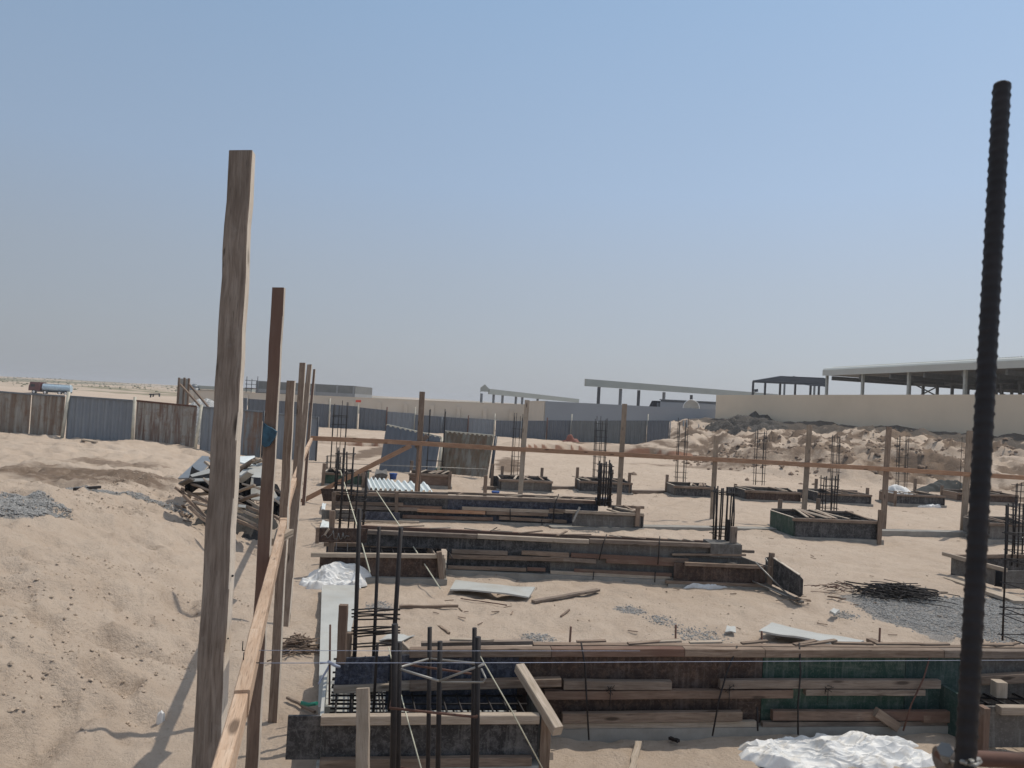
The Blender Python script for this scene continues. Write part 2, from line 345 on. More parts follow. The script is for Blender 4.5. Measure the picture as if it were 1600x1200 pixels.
        for k in range(n):
            k2 = (k+1) % n
            s.f.append((base, base+1+k, base+1+k2)); s.f.append((base+1+k, base+1+n+k, base+1+k2)); s.f.append((base+1+k2, base+1+n+k, base+1+n+k2))
            s.uv += [(0, 0)]*9; s.sm += [False]*3
    def build(s, name, m, parent=None, origin=None, mods=None):
        me = bpy.data.meshes.new(name)
        if parent is not None: o0 = Vector(parent['_w'])
        elif origin is not None: o0 = Vector(origin)
        else:
            xs = [p[0] for p in s.v]; ys = [p[1] for p in s.v]; zs = [p[2] for p in s.v]
            o0 = Vector(((min(xs)+max(xs))/2, (min(ys)+max(ys))/2, min(zs)))
        me.from_pydata([(p[0]-o0.x, p[1]-o0.y, p[2]-o0.z) for p in s.v], [], s.f)
        uvl = me.uv_layers.new(name='UVMap'); uvl.data.foreach_set('uv', np.array(s.uv, dtype=np.float32).ravel())
        me.polygons.foreach_set('use_smooth', s.sm); me.materials.append(m if not isinstance(m, str) else M[m]); me.update()
        o = bpy.data.objects.new(name, me); col.objects.link(o)
        if parent is not None: o.parent = parent
        else: o.location = o0
        o['_w'] = list(o0)
        for k in (mods or []):
            md = o.modifiers.new(k, 'SOLIDIFY'); md.thickness = .004; md.offset = 0
        return o
def tag(o, label, cat, group=None, kind=None):
    if label: o['label'] = label
    if cat: o['category'] = cat
    if group: o['group'] = group
    if kind: o['kind'] = kind
    return o
def thing(name, label, cat, loc, group=None):
    o = bpy.data.objects.new(name, None); col.objects.link(o); o.location = loc; o['_w'] = list(loc); o.empty_display_size = .1
    return tag(o, label, cat, group)
class Face:
    """a vertical plane through two ground points; off > 0 is towards the camera"""
    def __init__(s, A, B):
        s.A = Vector((A[0], A[1], 0)); s.d = Vector((B[0]-A[0], B[1]-A[1], 0)); s.L = s.d.length; s.d.normalize(); s.n = Vector((s.d.y, -s.d.x, 0))
    def P(s, t, off, z): return s.A+s.d*t+s.n*off+Vector((0, 0, z))
    def sz(s, u, v, off=0):
        r = ray(u, v); o = Vector((0, 0, EYE)); a = s.A+s.n*off; k = (a-o).dot(s.n)/r.dot(s.n); p = o+r*k; return (p-a).dot(s.d), p.z
    def px(s, u, v, off=0): t, z = s.sz(u, v, off); return s.P(t, off, z)
# ================================================================== GROUND
def build_ground():
    af = np.radians(np.linspace(-46, 46, 640)); ac = np.radians(np.linspace(46, 314, 60))[1:-1]
    ang = np.concatenate([af, ac]); na = len(ang)
    rr = np.concatenate([[.05, .4, .8, 1.2, 1.6], 2.0*np.exp(np.linspace(0, math.log(2500), 960))]); nr = len(rr)
    A, Rr = np.meshgrid(ang, rr); X = np.sin(A)*Rr; Y = np.cos(A)*Rr
    h, s, t, al, dp, dp2, r = fields(X.ravel(), Y.ravel())
    X = X.ravel(); Y = Y.ravel()
    co = np.stack([X, Y, h], 1).astype(np.float32)
    i = np.arange(nr-1)[:, None]*na; k = np.arange(na)[None, :]; k2 = (k+1) % na
    F = np.stack([i+k, i+na+k, i+na+k2, i+k2], -1).reshape(-1, 4)[:, ::-1]
    me = bpy.data.meshes.new('ground'); me.vertices.add(len(co)); me.vertices.foreach_set('co', co.ravel())
    me.loops.add(F.size); me.loops.foreach_set('vertex_index', F.ravel().astype(np.int32))
    me.polygons.add(len(F)); me.polygons.foreach_set('loop_start', np.arange(0, F.size, 4, dtype=np.int32)); me.polygons.foreach_set('loop_total', np.full(len(F), 4, dtype=np.int32))
    me.polygons.foreach_set('use_smooth', np.ones(len(F), bool)); me.update(calc_edges=True)
    # what lies on the sand: gravel dust, brown dirt with painted scarp shade, dark topsoil, reddish subsoil, scrub
    gr = np.zeros(len(X)); wob = .25*fbm(X*1.5, Y*1.5, 3, 91)
    def blob(cx, cy, ax, ay, rot, k=1.0, e=.25):
        c, sn = math.cos(rot), math.sin(rot); dx = X-cx; dy = Y-cy
        q = np.sqrt(((dx*c+dy*sn)/ax)**2+((-dx*sn+dy*c)/ay)**2)+wob; return k*(1-ss(1-e, 1+e, q))
    for g in GRAVEL: gr = np.maximum(gr, blob(*g))
    dirt = np.zeros(len(X))
    for g in DIRT: dirt = np.maximum(dirt, blob(*g))
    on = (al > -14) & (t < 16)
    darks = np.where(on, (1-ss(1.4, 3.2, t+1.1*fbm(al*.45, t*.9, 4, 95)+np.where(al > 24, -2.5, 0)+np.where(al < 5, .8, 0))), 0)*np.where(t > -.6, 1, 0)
    cl = np.clip(fbm(al*.5+t*.3, t*.9, 4, 97)-.3, 0, 1)*2.2
    scf = fields.sc; scarp = np.maximum(scf, .7*np.clip((1-np.abs(vn(al*.5+t*.55, t*.75-al*.2, 23)))**2.6*1.5*ss(-.3, .2, vn(al*.3, t*.3, 24)), 0, 1))
    dirt = np.maximum(dirt, np.where(on & (t > 1), (.06+np.maximum(cl*.8, scarp))*(1-ss(14, 20, t)), 0))  # scarp steps: brown dirt tone that also stands in for their shade
    red = np.maximum(((dp > .68) & (dp < 1.0))*1.0, ((dp2 > .6) & (dp2 < 1.0))*1.0)*np.where(h < .12, 1, .3)
    scrub = ss(110, 190, r)*(.22+.68*ss(-.1, .5, fbm(X*.012, Y*.035, 5, 99)+.2*vn(X*.2, Y*.2, 98)))*(1-.6*ss(700, 1500, r))
    for nm, arr in (('gravel', gr), ('dirt', dirt), ('topsoil', darks), ('subsoil', red), ('scrub', scrub)):
        a = me.attributes.new(nm, 'FLOAT', 'POINT'); a.data.foreach_set('value', np.clip(arr, 0, 1).astype(np.float32))
    m, nt, b = mat('desert_sand'); N = NT(nt); v = N.coord('Object', rnd=False)
    def at(n_): x = N.n('ShaderNodeAttribute'); x.attribute_name = n_; return x.outputs['Fac']
    n1 = N.noise(v, .35, 6, .6); n2 = N.noise(v, 3.0, 6, .65); n3 = N.noise(v, 26, 6, .75); n4 = N.noise(v, 110, 3, .7)
    a = N.mix(N.ramp(n1, [(.35, 0.0), (.65, 1.0)]), (.485, .388, .305), (.545, .444, .355))
    a = N.mix(N.ramp(n2, [(.42, 0.0), (.72, .6)]), a, (.43, .33, .252))
    a = N.mix(N.ramp(n3, [(.56, 0.0), (.68, .55)]), a, (.30, .225, .165))
    a = N.mix(N.ramp(n4, [(.6, 0.0), (.75, .35)]), a, (.6, .5, .4))
    a = N.mix(N.ramp(N.math('MULTIPLY', at('dirt'), N.ramp(n2, [(.3, .55), (.55, 1.0)])), [(.12, 0.0), (.55, .85)]), a, (.145, .10, .07))
    gcol = N.ramp(n4, [(.35, (.10, .095, .09)), (.5, (.25, .24, .23)), (.65, (.43, .41, .39))])
    a = N.mix(N.ramp(N.math('ADD', at('gravel'), N.math('MULTIPLY', N.math('SUBTRACT', n3, .5), 1.4)), [(.35, 0.0), (.6, .9)]), a, gcol)
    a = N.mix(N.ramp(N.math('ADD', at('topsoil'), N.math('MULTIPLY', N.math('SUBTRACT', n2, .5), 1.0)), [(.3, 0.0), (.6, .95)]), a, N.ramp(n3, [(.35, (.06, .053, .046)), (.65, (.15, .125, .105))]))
    a = N.mix(N.ramp(at('subsoil'), [(.3, 0.0), (.8, .9)]), a, (.24, .12, .075))
    a = N.mix(N.ramp(N.math('MULTIPLY', at('scrub'), N.ramp(N.noise(v, .16, 5, .7), [(.35, .5), (.6, 1.0)])), [(.1, 0.0), (.5, .9)]), a, (.21, .19, .125))
    N.l(a, b.inputs['Base Color']); b.inputs['Roughness'].default_value = .95; b.inputs['Specular IOR Level'].default_value = .1
    hh = N.math('ADD', N.math('MULTIPLY', n2, 1.0), N.math('ADD', N.math('MULTIPLY', n3, .5), N.math('MULTIPLY', n4, .12)))
    N.bump(hh, 1.0, .06, b)
    me.materials.append(m); o = bpy.data.objects.new('ground', me); col.objects.link(o); tag(o, 'pale desert sand of the site, running out to scrubby desert', 'ground', kind='structure')
def GB(u0, u1, v0, v1, k=1.0, e=.25, z=None, rot=0):
    """ground blob whose picture is about u0..u1, v0..v1"""
    c = Gh((u0+u1)/2, (v0+v1)/2); a = Gh(u0, (v0+v1)/2); b_ = Gh((u0+u1)/2, v0); d_ = Gh((u0+u1)/2, v1)
    return (c.x, (b_.y+d_.y)/2, max(.15, (c-a).length), max(.1, (b_.y-d_.y)/2), rot, k, e)
GRAVEL = [GB(1372, 1620, 937, 1000, 1.0, .15), GB(1440, 1640, 932, 960, 1.0, .15), GB(-60, 92, 774, 806, 1.0, .12), GB(100, 230, 768, 773, .6, .4),
          GB(805, 870, 990, 1006, .5, .6), GB(964, 1008, 947, 960, .6, .6), GB(1015, 1060, 962, 980, .42, .7), GB(1060, 1130, 982, 1004, .42, .7), GB(1300, 1340, 955, 968, .55, .5), GB(570, 620, 940, 956, .5, .5)]
DIRT = [GB(-40, 290, 729, 755, .62, .4), GB(100, 260, 716, 732, .5, .5), GB(560, 605, 695, 720, .8, .4), GB(775, 815, 715, 740, .7, .4), GB(1150, 1300, 700, 730, .5, .5)]
build_ground()
def CL(x, y): return 1.3*float(vn(x*1.5+y*.8, y*2.0-x*1.6, 88))+.5*float(vn(x*5, y*5, 89))-.1
def scatter(name, lab, cat, blobs, n, r0, r1, m, seed, fall=1.0, clump=0):
    rn = random.Random(seed); mb = MB(); tot = sum(b[2]*b[3]*b[5] for b in blobs)
    for b in blobs:
        k = int(n*b[2]*b[3]*b[5]/tot)
        for _ in range(k):
            q = rn.random()*6.283; d = math.sqrt(rn.random())*(1+.25*rn.gauss(0, 1)*fall)
            x = b[0]+math.cos(q)*d*b[2]; y = b[1]+math.sin(q)*d*b[3]
            if y < 2: continue
            if clump and rn.random() > max(.08, .5+clump*float(CL(x, y))): continue
            r = r0+(r1-r0)*rn.random()**2.5; mb.pts.append((x, y, r)) if hasattr(mb, 'pts') else setattr(mb, 'pts', [(x, y, r)])
    P_ = np.array(mb.pts); hz = fields(P_[:, 0], P_[:, 1])[0]
    for (x, y, r), z in zip(mb.pts, hz): mb.stone((x, y, z+r*.25), r, rn)
    o = mb.build(name, m); tag(o, lab, cat, kind='stuff'); return o
scatter('gravel', 'patch of grey crushed gravel on the sand beside the tall blurred bar', 'gravel', [GRAVEL[0], GRAVEL[1]], 15000, .006, .019, 'stone', 3, .25)
scatter('gravel', 'grey gravel spread on top of the sand bank at the left', 'gravel', [GRAVEL[2], GRAVEL[3]], 12000, .007, .02, 'stone', 4, .2)
scatter('gravel', 'thin trail of spilt gravel across the open sand in front of the second beam form', 'gravel', GRAVEL[4:], 1300, .006, .017, 'stone', 5, .9)
scatter('sand_clods', 'small clods and pebbles strewn over the left sand bank', 'clods', [GB(-250, 330, 800, 1200, 1, .3), GB(-50, 300, 700, 860, 1, .3)], 20000, .003, .02, 'clod', 6, .5, .6)
scatter('sand_clods', 'small clods and pebbles on the flat sand of the site', 'clods', [GB(640, 1600, 770, 1150, 1, .3), GB(600, 1500, 720, 800, 1.3, .3)], 10000, .003, .019, 'clod', 8, .5, 1.2)
scatter('soil_lumps', 'lumps of earth on the slope below the long beige wall', 'lumps', [GB(1120, 1640, 695, 745, 1, .3), GB(1090, 1450, 695, 745, 1, .3)], 4500, .02, .15, plain('brown_clod', (.23, .165, .12), .95, var=.4, sc=9), 9, .3, .9)
scatter('desert_scrub', 'low grey green scrub scattered over the far desert', 'scrub', [(-160, 330, 190, 180, 0, 1, .3)], 5000, .12, .55, plain('dry_scrub', (.19, .18, .12), .95), 10, .3)
# ================================================================== BACK WALLS AND BUILDINGS
def wallbox(name, lab, cat, A, B, zt0, zt1, zb, th, m, cap=True):
    A = Vector(A); B = Vector(B); d = (B-A).normalized(); n = Vector((-d.y, d.x)); 
    if n.y < 0: n = -n
    root = thing(name, lab, cat, (A.x, A.y, 0))
    mb = MB(); mb.prism([(A.x, A.y, zb), (B.x, B.y, zb), (B.x, B.y, zt1), (A.x, A.y, zt0)], (n.x*th, n.y*th, 0)); mb.build('wall_face', m, root)
    if cap:
        mb = MB(); mb.beam((A.x+n.x*th/2, A.y+n.y*th/2, zt0+.053), (B.x+n.x*th/2, B.y+n.y*th/2, zt1+.053), th+.08, .10); mb.build('coping', m, root)
    return root
WE = W2+WD*34
wallbox('boundary_wall', 'long plain beige wall rising above the sand slope at the right', 'wall', (W1.x, W1.y), (WE.x, WE.y), 4.34, 5.0, .4, .3, 'wallbeige', False)
mb = MB(); p = Q(1128, 668, 66.2); mb.beam((W1.x, W1.y-.06, .4), (W1.x, W1.y-.06, 4.26), .12, .1); 
# grey wall
A = Q(852, 636, 76); B = Q(1121, 641, 68.5)
wallbox('boundary_wall', 'grey wall between the blue sheet fence and the end of the beige wall', 'wall', (A.x, A.y), (B.x, B.y), 3.08, 3.08, -.2, .3, 'wallgrey', False)
C_ = Q(820, 640, 96)
wallbox('boundary_wall', 'short pale wall running back from the left end of the grey wall', 'wall', (A.x-.1, A.y+.3), (C_.x, C_.y), 3.0, 3.0, -.2, .3, 'wallfar')
A = Q(290, 612, 96); B = Q(850, 638, 97)
root = wallbox('boundary_wall', 'low long beige wall behind the blue sheet fence, under the grey block building', 'wall', (A.x, A.y), (B.x, B.y), 2.1, 2.6, -.4, .3, 'wallfar')
A2 = Vector(A); B2 = Vector(B); mb = MB()
for i in range(14):
    p = A2.lerp(B2, i/13.5+.02); mb.beam((p.x, p.y-.1, -.4), (p.x, p.y-.1, 1.95), .5, .18, (0, 1, 0))
mb.build('pilaster', 'wallfar', root)
# grey block building
root = thing('block_building', 'unfinished two tone grey block building behind the low beige wall', 'building', Q(480, 622, 104))
f = Face(Q(400, 600, 104), Q(555, 610, 103))
def fr(f, u0, v0, u1, v1, off, th, m, name, par):
    """slab on a face from two pixel corners"""
    s0, z0 = f.sz(u0, v0); s1, z1 = f.sz(u1, v1); mb = MB(); mb.prism([f.P(s0, off, z1), f.P(s1, off, z1), f.P(s1, off, z0), f.P(s0, off, z0)], -f.n*th); return mb.build(name, m, par)
s1 = f.L; zt = f.sz(478, 599)[1]; zs = [zt, zt-1.05, zt-1.5, -.2]
for k, (m, off) in enumerate((('block', 0), ('blocklt', .05), ('block', 0))):
    mb = MB(); mb.prism([f.P(0, off, zs[k+1]), f.P(s1, off, zs[k+1]), f.P(s1, off, zs[k]), f.P(0, off, zs[k])], -f.n*9); mb.build('wall', m, root)
mb = MB()
for t_ in (.02, .17, .38, .60, .82, .985):
    mb.beam(f.P(s1*t_, .06, 0), f.P(s1*t_, .06, zt+.02), .22, .1, f.n)
mb.build('column', 'blocklt', root)
mb = MB()
for t_ in (.5, .54): mb.beam(f.P(s1*t_, .03, 2.3), f.P(s1*t_, .03, zs[2]-.05), .3, .04, f.n)
mb.build('window', 'dark', root)
# scaffold
root = thing('scaffold', 'small scaffold tower standing at the left end of the grey block building', 'scaffold', Q(393, 610, 101))
for u in (384, 392, 401):
    for dd in (101, 102.5):
        mb = MB(); b0 = Q(u, 620, dd); mb.rod((b0.x, b0.y, 0), (b0.x, b0.y, Q(u, 588+(u == 392)*4, dd).z), .05); mb.build('pole', 'steeldk', root)
for v in (594, 600, 606):
    mb = MB(); a = Q(383, v, 101); b = Q(402, v+1, 101); mb.rod(a, (b.x, b.y, a.z), .04); mb.build('crossbar', 'steeldk', root)
mb = MB(); a = Q(385, 607, 101.7); b = Q(400, 608, 101.7); mb.beam(a, (b.x, b.y, a.z), 1.4, .08); mb.build('platform', 'wood', root)
# domed tank and long low roof
root = thing('water_tank', 'domed grey tank behind the low beige wall, beside the leaning timber frame', 'tank', Q(304, 612, 118))
c = Q(304, 606, 118); mb = MB(); rr = .78
mb.tube([(c.x, c.y, 0), (c.x, c.y, c.z)], rr, 16); mb.tube([(c.x, c.y, c.z), (c.x, c.y, c.z+.35), (c.x, c.y, c.z+.6)], rr, 16, .25); mb.build('tank_body', 'steel', root)
root = thing('storage_shed', 'long low shed with pale green roof behind the low beige wall', 'shed', Q(345, 612, 120))
a = Q(311, 606, 120); b = Q(402, 611, 119); mb = MB(); mb.beam((a.x, a.y, a.z+.1), (b.x, b.y, a.z+.1), 4, .55); mb.build('roof', 'roof', root)
mb = MB(); mb.beam((a.x+.2, a.y, a.z/2-.1), (b.x-.2, b.y, a.z/2-.1), 3.4, a.z-.3); mb.build('wall', 'wallfar', root)
# canopies
def canopy(lab, u0, v0, u1, v1, d0, d1, fasc, posts, gable=0, mfas='roof', deep=1.6):
    a = Q(u0, v0, d0); b = Q(u1, v1, d1); z = a.z; root = thing('car_canopy', lab, 'canopy', (a.x, a.y, 0))
    a = Vector((a.x, a.y, z)); b = Vector((b.x, b.y, b.z)); f = Face(a, b)
    mb = MB(); mb.prism([f.P(0, 0, z-fasc), f.P(f.L, 0, b.z-fasc*.8), f.P(f.L, 0, b.z), f.P(0, 0, z)], -f.n*.25); mb.build('fascia', mfas, root)
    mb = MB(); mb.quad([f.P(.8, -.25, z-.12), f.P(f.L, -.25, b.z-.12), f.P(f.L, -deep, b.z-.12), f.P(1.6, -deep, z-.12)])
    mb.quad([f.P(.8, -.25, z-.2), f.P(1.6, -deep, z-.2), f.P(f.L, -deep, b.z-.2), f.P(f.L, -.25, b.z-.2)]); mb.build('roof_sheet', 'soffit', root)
    if gable:
        mb = MB(); g0 = f.P(-.1, 0, z); w = gable
        mb.prism([g0, g0+Vector((-w*.5, w*.2, .62)), g0+Vector((-w, w*.4, .1)), g0+Vector((-w, w*.4, -.62)), g0+Vector((-w*.93, w*.4, -.45)), g0+Vector((-w*.07, 0, -.45))], (0, .25, 0)); mb.build('gable', mfas, root)
    for (u, off, m) in posts:
        s, _ = f.sz(u, 625, off); mb = MB(); mb.beam(f.P(s, off, 0), f.P(s, off, z-fasc+.02), .28 if fasc > .5 else .1, .28 if fasc > .5 else .1, f.n); mb.build('post', m, root)
    return root
canopy('pale green gabled canopy on thin posts, seen over the grey wall', 765, 607.5, 905, 623.5, 112, 128, .78,
       [(752, .6, 'steel'), (771, -.5, 'steel'), (785, -.5, 'steel'), (806, -.5, 'steel'), (816, -.5, 'steel'), (840, -.5, 'steel')], gable=1.3)
canopy('long canopy with deep grey fascia on steel posts beside the beige wall', 916, 592, 1216, 616, 85, 106, .80,
       [(935, -.6, 'steeldk'), (969, -.6, 'steel'), (997.5, -.6, 'steeldk'), (1037, -.6, 'steel'), (1080, -3, 'steeldk'), (1160, -.6, 'steel')])
# low blue grey building and round dish behind the grey wall
root = thing('site_cabin', 'low blue grey cabin behind the grey wall under the long canopy', 'cabin', Q(1080, 640, 78))
a = Q(1036, 625, 80); b = Q(1121, 628, 78); mb = MB(); mb.beam((a.x, a.y, 1.7), (b.x, b.y, 1.7), 3, a.z*2-3.45); mb.build('wall', 'wallgrey', root)
mb = MB(); mb.beam((a.x-.1, a.y, a.z), (b.x+.1, b.y, a.z), 3.2, .1); mb.build('roof', 'steel', root)
root = thing('excavator_cab', 'dark machine cab showing above the grey wall beside a canopy post', 'machine', Q(1027, 640, 79))
a = Q(1019, 634, 79); b = Q(1036, 634, 79); t0 = Q(1023, 626, 79)
mb = MB(); mb.prism([(a.x, a.y, 1.2), (b.x, b.y, 1.2), (b.x, b.y, t0.z), (t0.x, t0.y, t0.z), (a.x, a.y, a.z)], (0, 1.6, 0)); mb.build('cab_body', 'dark', root)
mb = MB(); mb.beam((t0.x+.25, a.y-.02, t0.z-.42), (b.x-.1, a.y-.02, t0.z-.42), .03, .4); mb.build('window', 'steel', root)
root = thing('satellite_dish', 'round white dish rising over the grey wall under the long canopy', 'dish', Q(1079, 640, 75))
c = Q(1079, 637.5, 75); mb = MB(); nr_ = 20
def dish(i, j):
    r = .78*j; q = 2*math.pi*i; return (c.x+math.cos(q)*r, c.y-.25*j*j, c.z+math.sin(q)*r)
mb.grid(dish, 28, 5); o = mb.build('dish', 'plyslab', root, mods=['t'])
mb = MB(); mb.tube([(c.x+math.cos(q*.2244)*.79, c.y-.26, c.z+math.sin(q*.2244)*.79) for q in range(29)], .045, 6); mb.build('rim', 'tankw', root)
mb = MB(); mb.rod((c.x, c.y+.1, 0), (c.x, c.y+.1, c.z), .06); mb.build('mast', 'steel', root)
# ---- big shed on the right, behind the wall
root = thing('open_shed', 'large open sided steel shed with ribbed white roof behind the beige wall', 'shed', Q(1450, 650, 55))
EA = Q(1285, 587, 68); EB = Q(1600, 573, 48.2); f = Face(EA, EB); zb = EA.z; LL = f.L*1.5; fh = .68
def roofpt(t, off, z): return f.P(t, off, z)
mb = MB(); nn = 70; rnd = []
prof = [(-.0, 0), (.0, fh*.72), (-.12, fh*.92), (-.35, fh*1.03), (-.9, fh*1.14)]
for k in range(len(prof)-1):
    mb.quad([roofpt(0, prof[k][0], zb+prof[k][1]), roofpt(LL, prof[k][0], zb+prof[k][1]), roofpt(LL, prof[k+1][0], zb+prof[k+1][1]), roofpt(0, prof[k+1][0], zb+prof[k+1][1])])
mb.build('fascia', 'roofw', root, mods=['t'])
mb = MB(); nrib = 130
def rf(i, j):
    t = LL*i; k = int(round(i*nrib*4)) % 4; return roofpt(t, -.9-j*17, zb+fh*1.14+j*17*.07+(.05 if k < 2 else 0))
mb.grid(rf, nrib*4, 1, False); mb.build('roof_sheet', 'roofw', root)
mb = MB(); 
def rf2(i, j): return roofpt(LL*i, -.9-(16.1)*j-17, zb+fh*1.14+17*.07-j*16*.07)
mb.grid(rf2, 8, 1); mb.build('roof_sheet', 'roofw', root)
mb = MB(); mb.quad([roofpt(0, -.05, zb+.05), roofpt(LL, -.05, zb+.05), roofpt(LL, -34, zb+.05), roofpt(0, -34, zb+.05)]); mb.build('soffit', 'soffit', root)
mb = MB(); mb.prism([roofpt(.02, -.2, zb+.06), roofpt(.02, -33, zb+.06), roofpt(.02, -17.5, zb+fh+1.1)], f.d*.1); mb.build('gable', 'roofw', root)
for u in (1292, 1348, 1420, 1508, 1640):
    s, _ = f.sz(u, 600, -.5)
    if u == 1640: s = f.L*1.25
    mb = MB(); mb.beam(f.P(s, -.5, 1), f.P(s, -.5, zb+.04), .21, .21, f.n); mb.build('column', 'steelpale', root)
rn = random.Random(5)
for off in (-9, -17, -25.5, -33.5):
    for k in range(19):
        s = LL*(k+.15+off*.01)/18.5
        mb = MB(); mb.beam(f.P(s, off, 1), f.P(s, off, zb+.04), .2, .2, f.n); mb.build('column', 'steel', root)
for k in range(9):
    s = LL*(k+.15)/8.5; mb = MB(); mb.beam(f.P(s, -.6, zb-.2), f.P(s, -33.6, zb-.2), .16, .36); mb.build('rafter', 'steel', root)
for off in (-9, -17, -25.5, -33.5):
    mb = MB(); mb.beam(f.P(.1, off, zb-.25), f.P(LL, off, zb-.25), .14, .22); mb.build('tie_beam', 'steel', root)
for k in range(0, 8, 2):
    s = LL*(k+.15)/8.5; s2 = LL*(k+1.15)/8.5; mb = MB(); mb.rod(f.P(s, -9, zb-1.6), f.P(s2, -9, zb-.2), .06); mb.rod(f.P(s2, -9, zb-1.6), f.P(s, -9, zb-.2), .06); mb.build('brace', 'steel', root)
# steel frame lean-to left of it
root = thing('steel_canopy', 'dark bare steel frame standing left of the big open shed', 'frame', Q(1230, 640, 85))
zT = Q(1178, 596, 84).z
def fp(u, v, d, z=None):
    q = Q(u, v, d); return Vector((q.x, q.y, q.z if z is None else z))
L1 = fp(1177.5, 596, 84); L2 = fp(1219, 589, 90); L3 = fp(1287, 592, 84); L4 = fp(1240, 600, 96)
for a, b in ((L1, L2), (L2, L3), (L1, fp(1290, 601, 80)), (fp(1205, 594, 87), fp(1288, 600, 82)), (fp(1240, 589, 90), fp(1290, 603, 84))):
    mb = MB(); mb.beam(a, b, .2, .24); mb.build('rafter', 'steeldk', root)
mb = MB(); mb.quad([fp(1219, 588.5, 90), fp(1291, 591, 84.1), fp(1291, 604, 78), fp(1268, 603, 79), fp(1240, 598.5, 82), fp(1178, 596.5, 84)]); mb.build('roof_sheet', 'dark', root, mods=['t'])
for u, d, v in ((1177, 84, 596), (1196, 88, 593), (1219.5, 86, 593), (1226, 94, 598), (1243, 88, 594), (1267, 85, 595), (1273, 92, 596), (1280, 87, 596)):
    t = fp(u, v, d); mb = MB(); mb.beam((t.x, t.y, .5), t, .2, .2); mb.build('column', 'steeldk' if d < 89 else 'steel', root)
root = thing('flood_lamp', 'small dark lamp fixed to the left post of the bare steel frame', 'lamp', Q(1181, 612, 83.6))
c = Q(1181.5, 610.5, 83.6); mb = MB(); mb.beam(c-Vector((.18, 0, 0)), c+Vector((.18, 0, .05)), .2, .3); mb.build('lamp_body', 'steeldk', root)
mb = MB(); mb.rod(c+Vector((-.3, .3, -.05)), c, .03); mb.rod(c+Vector((-.1, 0, -.12)), c+Vector((-.28, .2, -.5)), .02); mb.build('bracket', 'steeldk', root)
# ================================================================== FENCES
def sheet(mb, a, b, zb0, zb1, zt0, zt1, nrib=8, depth=.035):
    """corrugated sheet standing between plan points a and b"""
    a = Vector((a[0], a[1], 0)); b = Vector((b[0], b[1], 0)); d = (b-a).normalized(); n = Vector((d.y, -d.x, 0))
    N_ = nrib*4; pat = [0, 1, 1, 0]
    for i in range(N_):
        p0 = i/N_; p1 = (i+1)/N_; o0 = depth*pat[i % 4]; o1 = depth*pat[(i+1) % 4]
        q = [a.lerp(b, p0)+n*o0+Vector((0, 0, zb0+(zb1-zb0)*p0)), a.lerp(b, p1)+n*o1+Vector((0, 0, zb0+(zb1-zb0)*p1)),
             a.lerp(b, p1)+n*o1+Vector((0, 0, zt0+(zt1-zt0)*p1)), a.lerp(b, p0)+n*o0+Vector((0, 0, zt0+(zt1-zt0)*p0))]
        mb.quad(q, [(p0, 0), (p1, 0), (p1, 1), (p0, 1)])
fence = thing('site_fence', 'near hoarding of mixed blue and rusty corrugated sheets on cream pipe posts', 'fence', Q(200, 690, 28))
segs = [(-70, -2, 609, 612, 27.2, 27.3, 'bluedk', 'brown sheet of the near hoarding'), (0, 49, 612, 616, 27.3, 27.4, 'rustbrown', None), (50.5, 102, 616, 619, 27.4, 27.5, 'rustbrown', None), (107, 208.5, 619, 626, 27.3, 27.6, 'blue', 'clean blue grey sheet'),
        (214, 308, 626, 635, 27.6, 28, 'rusty', 'heavily rusted sheet with red brown streaks'), (316, 383, 636, 641, 28, 28.4, 'blue', None), (383, 411, 641, 643.5, 28.4, 28.6, 'bluerust', 'sheet with an orange brown rust streak'),
        (414, 455, 645, 648, 28.6, 28.8, 'blue', None), (457, 496.5, 648, 653, 28.8, 29, 'blue', None)]
for u0, u1, v0, v1, d0, d1, m, lb in segs:
    a = Q(u0, v0, d0); b = Q(u1, v1, d1); mb = MB()
    za = hgt(a.x, a.y-.4)-.15; zb_ = hgt(b.x, b.y-.4)-.15
    if u0 == 457: za = zb_ = max(za, .02)
    sheet(mb, a, b, min(za, .6), min(zb_, .6), a.z, b.z, max(2, int((b-a).length*4.2)), .045); o = mb.build('sheet_panel', m, fence, mods=['t'])
    if lb: o['label'] = lb
    mb = MB(); mb.beam((a.x, a.y-.05, a.z), (b.x, b.y-.05, b.z), .05, .06); mb.build('top_rail', 'steel' if m != 'rusty' else 'rust', fence)
for u, v0, dd, m in ((105, 612, 27.4, 'pipe'), (211, 620, 27.5, 'pipe'), (312.5, 632, 27.9, 'pipe'), (413, 642, 28.4, 'steeldk'), (416.5, 644, 28.5, 'pipe'), (497.5, 651, 29, 'steeldk')):
    a = Q(u, v0, dd-.2); zb_ = hgt(a.x, a.y)-.3
    mb = MB(); lean = .12 if u == 105 or u == 312.5 else .0
    mb.rod((a.x-lean*.8, a.y, zb_), (a.x+lean*.5, a.y, a.z), .055 if m == 'pipe' else .035, 8); mb.build('post', m, fence)
mb = MB(); a = Q(105, 620, 27.2); b = Q(211, 627, 27.4)
fence2 = thing('site_fence', 'distant hoarding of dark blue grey sheets crossing the back of the site', 'fence', Q(780, 680, 58))
